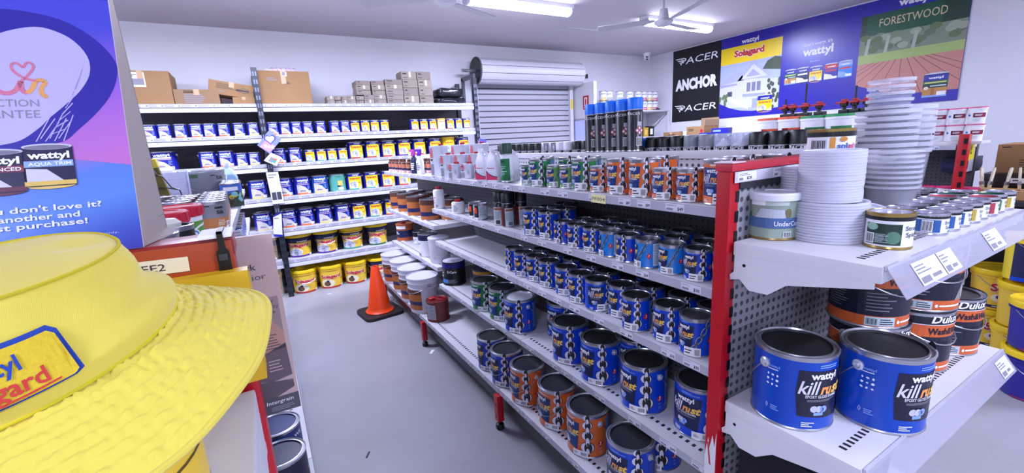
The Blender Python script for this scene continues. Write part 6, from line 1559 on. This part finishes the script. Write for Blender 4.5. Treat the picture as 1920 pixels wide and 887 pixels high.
for i, (x, y) in enumerate(((4.12, .775), (4.112, .775))):
    put('sy', (x, y, .0004 + .2685 * i), -.6, 'all-yellow pail against the black end, %s' % ('under another yellow pail' if i == 0 else 'upper of that pair'), 'paint pail', FP)
for i in range(2): put('sy', (3.832, .585, .0004 + .2685 * i), -.4, 'all-yellow pail in the leaning stack, %s under the pictured pail' % ('second' if i == 0 else 'first'), 'paint pail', FP)
o = put('sl', (3.832, .585, .548), -.55, 'tilted yellow pail with a blue foot and white building picture on top of a stack', 'paint pail', FP); o.rotation_euler = (radians(-3), radians(5), -.55)
t = thing('white_bottle', (3.50, .475, .5375)); MB().lathe([(0, 0), (.045, 0), (.048, .005), (.048, .13), (.03, .155), (.026, .158)], PAPER, 28).build('body', t); MB().lathe([(0, .156), (.033, .156), (.033, .19), (0, .192)], mat('#1f8a3c', .4), 24).build('cap', t); A = Art(); A.poly([(-.03, .06), (.0, .09), (.02, .06), (.02, .115), (-.005, .09), (-.03, .115)], mat('#2a8f50', .4), 1); A.build('label', on_cyl(.048), t, cut=.015); tag(t, 'small white bottle with a green cap on the purple-blue pails', 'bottle')

# on the black end shelf
carton('cardboard_carton', .62, .34, .19, (4.53, .63, 1.1255), -pi / 2, 'brown carton with a red flammable diamond on the black gondola end', None, lambda A, w, h: (A.poly([(-.14, .145), (-.10, .172), (-.06, .145), (-.10, .118)], REDT, 1), A.ell(-.10, .147, .014, .010, mat('#7a1a22', .5), 2, 10), A.greek(-.14, -.06, .103, .112, 1, INK, 1), A.greek(-.20, .02, .015, .095, 5, INK, 1, .3), A.greek(-.29, -.22, .165, .178, 1, INK, 1)), tape=False)
t = thing('price_board', (4.13, 1.02, 1.20)); MB().box(-.12, -.003, .02, .10, .003, .185, mat('#d8c524', .5), M=Matrix.Rotation(-.12, 4, 'Y')).build('board', t)
A = Art(); A.greek(-.09, -.05, .04, .15, 4, mat('#7d7418', .6), 1); A.greek(.03, .06, .05, .15, 3, mat('#7d7418', .6), 1); A.build('print', lambda x, y, l: tuple(Matrix.Rotation(-.12, 4, 'Y') @ Vector((x, -.0035 - l, y))), t)
MB().box(-.015, -.002, -.034, .015, .002, .03, BLACK).build('stem', t); tag(t, 'yellow card leaning beside the far red post', 'card')
t = thing('navy_box', (4.40, 1.10, 1.1255 + .03)); MB().box(-.08, -.05, -.0295, .17, .10, .075, mat('#1c2145', .45), bev=.004).build('body', t); MB().box(-.081, -.0515, .0, .171, .1015, .035, mat('#2d3570', .45)).build('band', t); tag(t, 'low navy box under the yellow card on the black end', 'box')
t = thing('brush_carton', (4.13, .55, .9854)); MB().box(-.08, -.44, 0, .08, .42, .055, mat('#b5875a', .7), bev=.003).build('tray', t); tag(t, 'shallow brown carton holding paint brushes at the black end', 'carton')
t = thing('paint_brush'); MB().prism([(-.010, 0), (.010, 0), (.014, .03), (.013, .075), (.009, .09), (-.009, .09), (-.013, .075), (-.014, .03)], -.004, .004, mat('#e0d6bd', .5), lambda a, b, h: (a, h, b)).build('handle', t); MB().box(-.016, -.006, -.02, .016, .006, .002, STEEL).build('ferrule', t); MB().box(-.015, -.005, -.05, .015, .005, -.02, mat('#c9b48a', .8)).build('bristle', t); _T['brush'] = t
for i in range(16):
    y = .93 - i * .052 + random.uniform(-.01, .01)
    o = put('brush', (4.13 + random.uniform(-.05, .05), y, 1.092), random.uniform(-.5, .5), 'cream-handled paint brush in the brown carton, %s along from the red post' % ORD[i], 'paint brush', 'paint brushes'); o.rotation_euler = (random.uniform(-.15, .15), random.uniform(-.3, .3), o.rotation_euler[2])

# ================================================================== the corner beyond: wall shelves
t = thing('wall_shelf', (0, 0, 0)); gs = mat('#d6d5dc', .45)
MB().box(4.75, 5.28, 1.895, 6.235, 5.74, 1.92, gs, bev=.003).build('board', t); MB().box(4.75, 5.28, 1.47, 6.235, 5.74, 1.49, gs, bev=.003).build('board', t)
MB().prism([(5.30, 1.894), (5.74, 1.894), (5.74, 1.55)], 0, .02, gs, lambda a, b, h: (6.20 + h, a, b)).build('bracket', t); MB().prism([(5.30, 1.894), (5.74, 1.894), (5.74, 1.55)], 0, .02, gs, lambda a, b, h: (4.80 + h, a, b)).build('bracket', t)
MB().box(6.20, 5.27, 1.0, 6.235, 5.31, 1.895, gs).build('post', t); MB().box(4.76, 5.27, 0, 4.80, 5.31, 1.895, gs).build('post', t); MB().box(6.20, 5.27, 0, 6.235, 5.31, 1.0, gs).build('post', t)
A = Art(); A.rect(0, 0, .01, .01, gs, 1); A.build('sticker', on_plane((6.1, 5.2799, 1.90), (1, 0, 0), (0, 0, 1)), t)
tag(t, 'white two-board shelf unit in the corner beyond the spray cans', 'shelf')
t = thing('backing_board', (6.02, 5.62, 1.921)); MB().box(-.16, 0, 0, .12, .012, .15, mat('#b9b7c0', .5)).build('board', t); tag(t, 'small grey board standing at the end of the corner shelf', 'board')
def wcan(key, c):
    tin(key, .058, .150, mat('#e2e3ee', .4), lambda A: (A.rect(-.17, .006, .17, .022, c, 1), A.greek(-.05, .03, .09, .115, 1, GREYINK, 1), A.rect(-.04, .03, .04, .05, c, 1)), su=1.0, seg=24, lid=PAPER)
wcan('wca', mat('#8a94c4', .4)); wcan('wcb', mat('#d0607a', .4)); wcan('wcc', mat('#d8b84a', .4))
n = 0
for row in range(2):
    for k, x in (('wcc', 4.84), ('wca', 4.965), ('wca', 5.19), ('wca', 5.41), ('wca', 5.60), ('wcb', 5.73), ('wcc', 5.86), ('wcb', 5.985)):
        if row == 1 and x in (4.84,): pass
        n += 1
        put(k, (x, 5.40, 1.9204 + .1508 * row), -.4, 'white can on the corner shelf, %s layer, %s from the fire sign' % (('lower', 'upper')[row], ORD[(n - 1) % 8]), 'paint tin', 'white cans on the corner shelf')
for i, (x, c, w, h) in enumerate(((5.62, '#17171c', .10, .16), (5.75, '#c79a2c', .10, .15), (5.88, '#1b1b20', .11, .17))):
    t = thing('tool_box', (x, 5.40, 1.4904)); MB().box(-w / 2, -.05, 0, w / 2, .05, h, mat(c, .45), bev=.003).build('body', t); MB().box(-w * .35, -.0515, h * .2, w * .2, .0515, h * .75, PAPER if i != 1 else mat('#e8c860', .5)).build('label', t); tag(t, '%s box on the lower corner shelf' % ('first black', 'gold', 'second black')[i], 'box')
t = thing('hand_tool', (5.98, 5.34, 1.9204)); q = MB().box(-.06, -.02, 0, .05, .02, .012, BLACK, bev=.004); q.tube([(-.02, 0, .01), (.02, 0, .03), (.07, 0, .012)], .008, BLACK, 8); q.build('body', t); tag(t, 'small black tool lying on the corner shelf end', 'tool')
# cupboard run along the poster wall with parcels on it
t = thing('wall_bench', (0, 0, 0)); MB().box(5.62, 3.30, 0, 6.235, 5.20, 1.40, mat('#c9c8d0', .5), bev=.005).build('body', t); MB().box(5.58, 3.28, 1.401, 6.24, 5.22, 1.43, mat('#dddce4', .4), bev=.004).build('top', t); tag(t, 'pale bench along the wall below the posters', 'bench')
ZW = 1.4304
carton('cardboard_carton', .30, .34, .17, (5.87, 4.36, ZW), -pi / 2, 'brown carton with raised flaps and a red diamond below the black poster', None, lambda A, w, h: (A.poly([(.08, .10), (.11, .135), (.14, .10), (.11, .065)], REDT, 1), A.greek(-.12, .0, .10, .14, 2, INK, 1)), tape=False)
for q in COL.objects:
    if q.get('label', '').startswith('brown carton with raised flaps'):
        MB().box(-.15, .165, .17, .15, .17, .29, mat('#a98a68', .8)).build('flap', q); MB().box(.148, -.16, .17, .152, .15, .26, mat('#a98a68', .8), M=None).build('flap', q)
carton('cardboard_carton', .30, .25, .11, (5.85, 4.82, ZW), -pi / 2, 'long low brown carton below the black poster', None, lambda A, w, h: A.greek(-.05, .10, .03, .08, 2, INK, 1))
t = thing('white_box', (5.84, 4.60, ZW)); MB().box(-.05, -.045, 0, .05, .045, .11, PAPER, bev=.003).build('body', t); MB().box(-.0515, -.03, .03, -.05, .03, .08, PALE).build('label', t); tag(t, 'small white box between the two brown cartons', 'box')
for i, (y, h, w) in enumerate(((3.98, .125, .24), (4.14, .07, .20))):
    t = thing('blue_box', (5.78 - .08 * i, y, ZW)); MB().box(-.06, -w / 2, 0, .06, w / 2, h, BLUEW, bev=.003).build('body', t); A = Art(); A.text('MASONRY', -w * .3, w * .3, .02, .03, PAPER, 1, .03); A.rect(-w * .4, h * .6, w * .1, h * .8, LBLUE, 1); A.build('print', on_plane((-.06, 0, 0), (0, -1, 0), (0, 0, 1)), t); tag(t, ('taller blue box below the house poster', 'low blue box in front of the taller blue box')[i], 'box')
t = thing('blue_tray', (5.70, 4.90, ZW)); MB().box(-.05, -.17, 0, .05, .17, .035, mat('#2a2ab4', .4), bev=.004).build('tray', t); tag(t, 'flat blue tray before the low brown carton', 'tray')
for i, (x, y, h, c) in enumerate(((5.15, 5.36, .10, '#e0e0ea'), (5.28, 5.38, .13, '#cfd0da'), (5.42, 5.36, .09, '#e4e4ee'), (5.02, 5.38, .12, '#26262c'))):
    t = thing('tint_canister', (x, y, 1.4904)); MB().lathe([(0, 0), (.045, 0), (.045, h * .8), (.03, h * .9), (.03, h), (0, h)], mat(c, .4), 20).build('body', t); MB().box(-.02, -.0465, h * .25, .02, -.044, h * .6, INK if i < 3 else PAPER).build('label', t); tag(t, '%s canister on the lower corner shelf, %s from the fire sign' % ('white' if i < 3 else 'black', ('second', 'third', 'fourth', 'first')[i]), 'canister', 'canisters on the lower corner shelf')

# ================================================================== the floor
t = thing('traffic_cone', (.805, 4.015, 0), .12)
cm = mat('#ff4a12', .38, var=.02); bk = mat('#1d1a1d', .55)
MB().prism([(x, y) for x, y in rbox(.36, .36, .06, 3)], 0, .028, bk, lambda a, b, h: (a, b, h)).build('base', t)
MB().lathe([(.128, .028), (.130, .036), (.112, .05), (.104, .07), (.034, .455), (.028, .462), (.022, .460), (.022, .44)], cm, 48).build('cone', t)
tag(t, 'orange traffic cone on a black base in the aisle beside the white pails', 'traffic cone')
t = thing('paper_scrap', (.93, 2.95, 0)); MB().box(-.03, -.012, .0005, .03, .012, .0015, PAPER).build('scrap', t); tag(t, 'scrap of white paper on the floor by the gondola leg', 'paper'); t.rotation_euler[2] = .9
t = thing('dark_chip', (.267, 2.066, 0)); MB().box(-.022, -.004, .0003, .022, .004, .003, INK).build('chip', t); tag(t, 'small dark sliver on the grey floor in the aisle', 'debris'); t.rotation_euler[2] = 1.0
t = thing('paper_scrap', (.48, 4.95, 0)); MB().box(-.02, -.008, .0005, .02, .008, .0015, PAPER).build('scrap', t); tag(t, 'scrap of white paper on the floor before the yellow pails', 'paper')
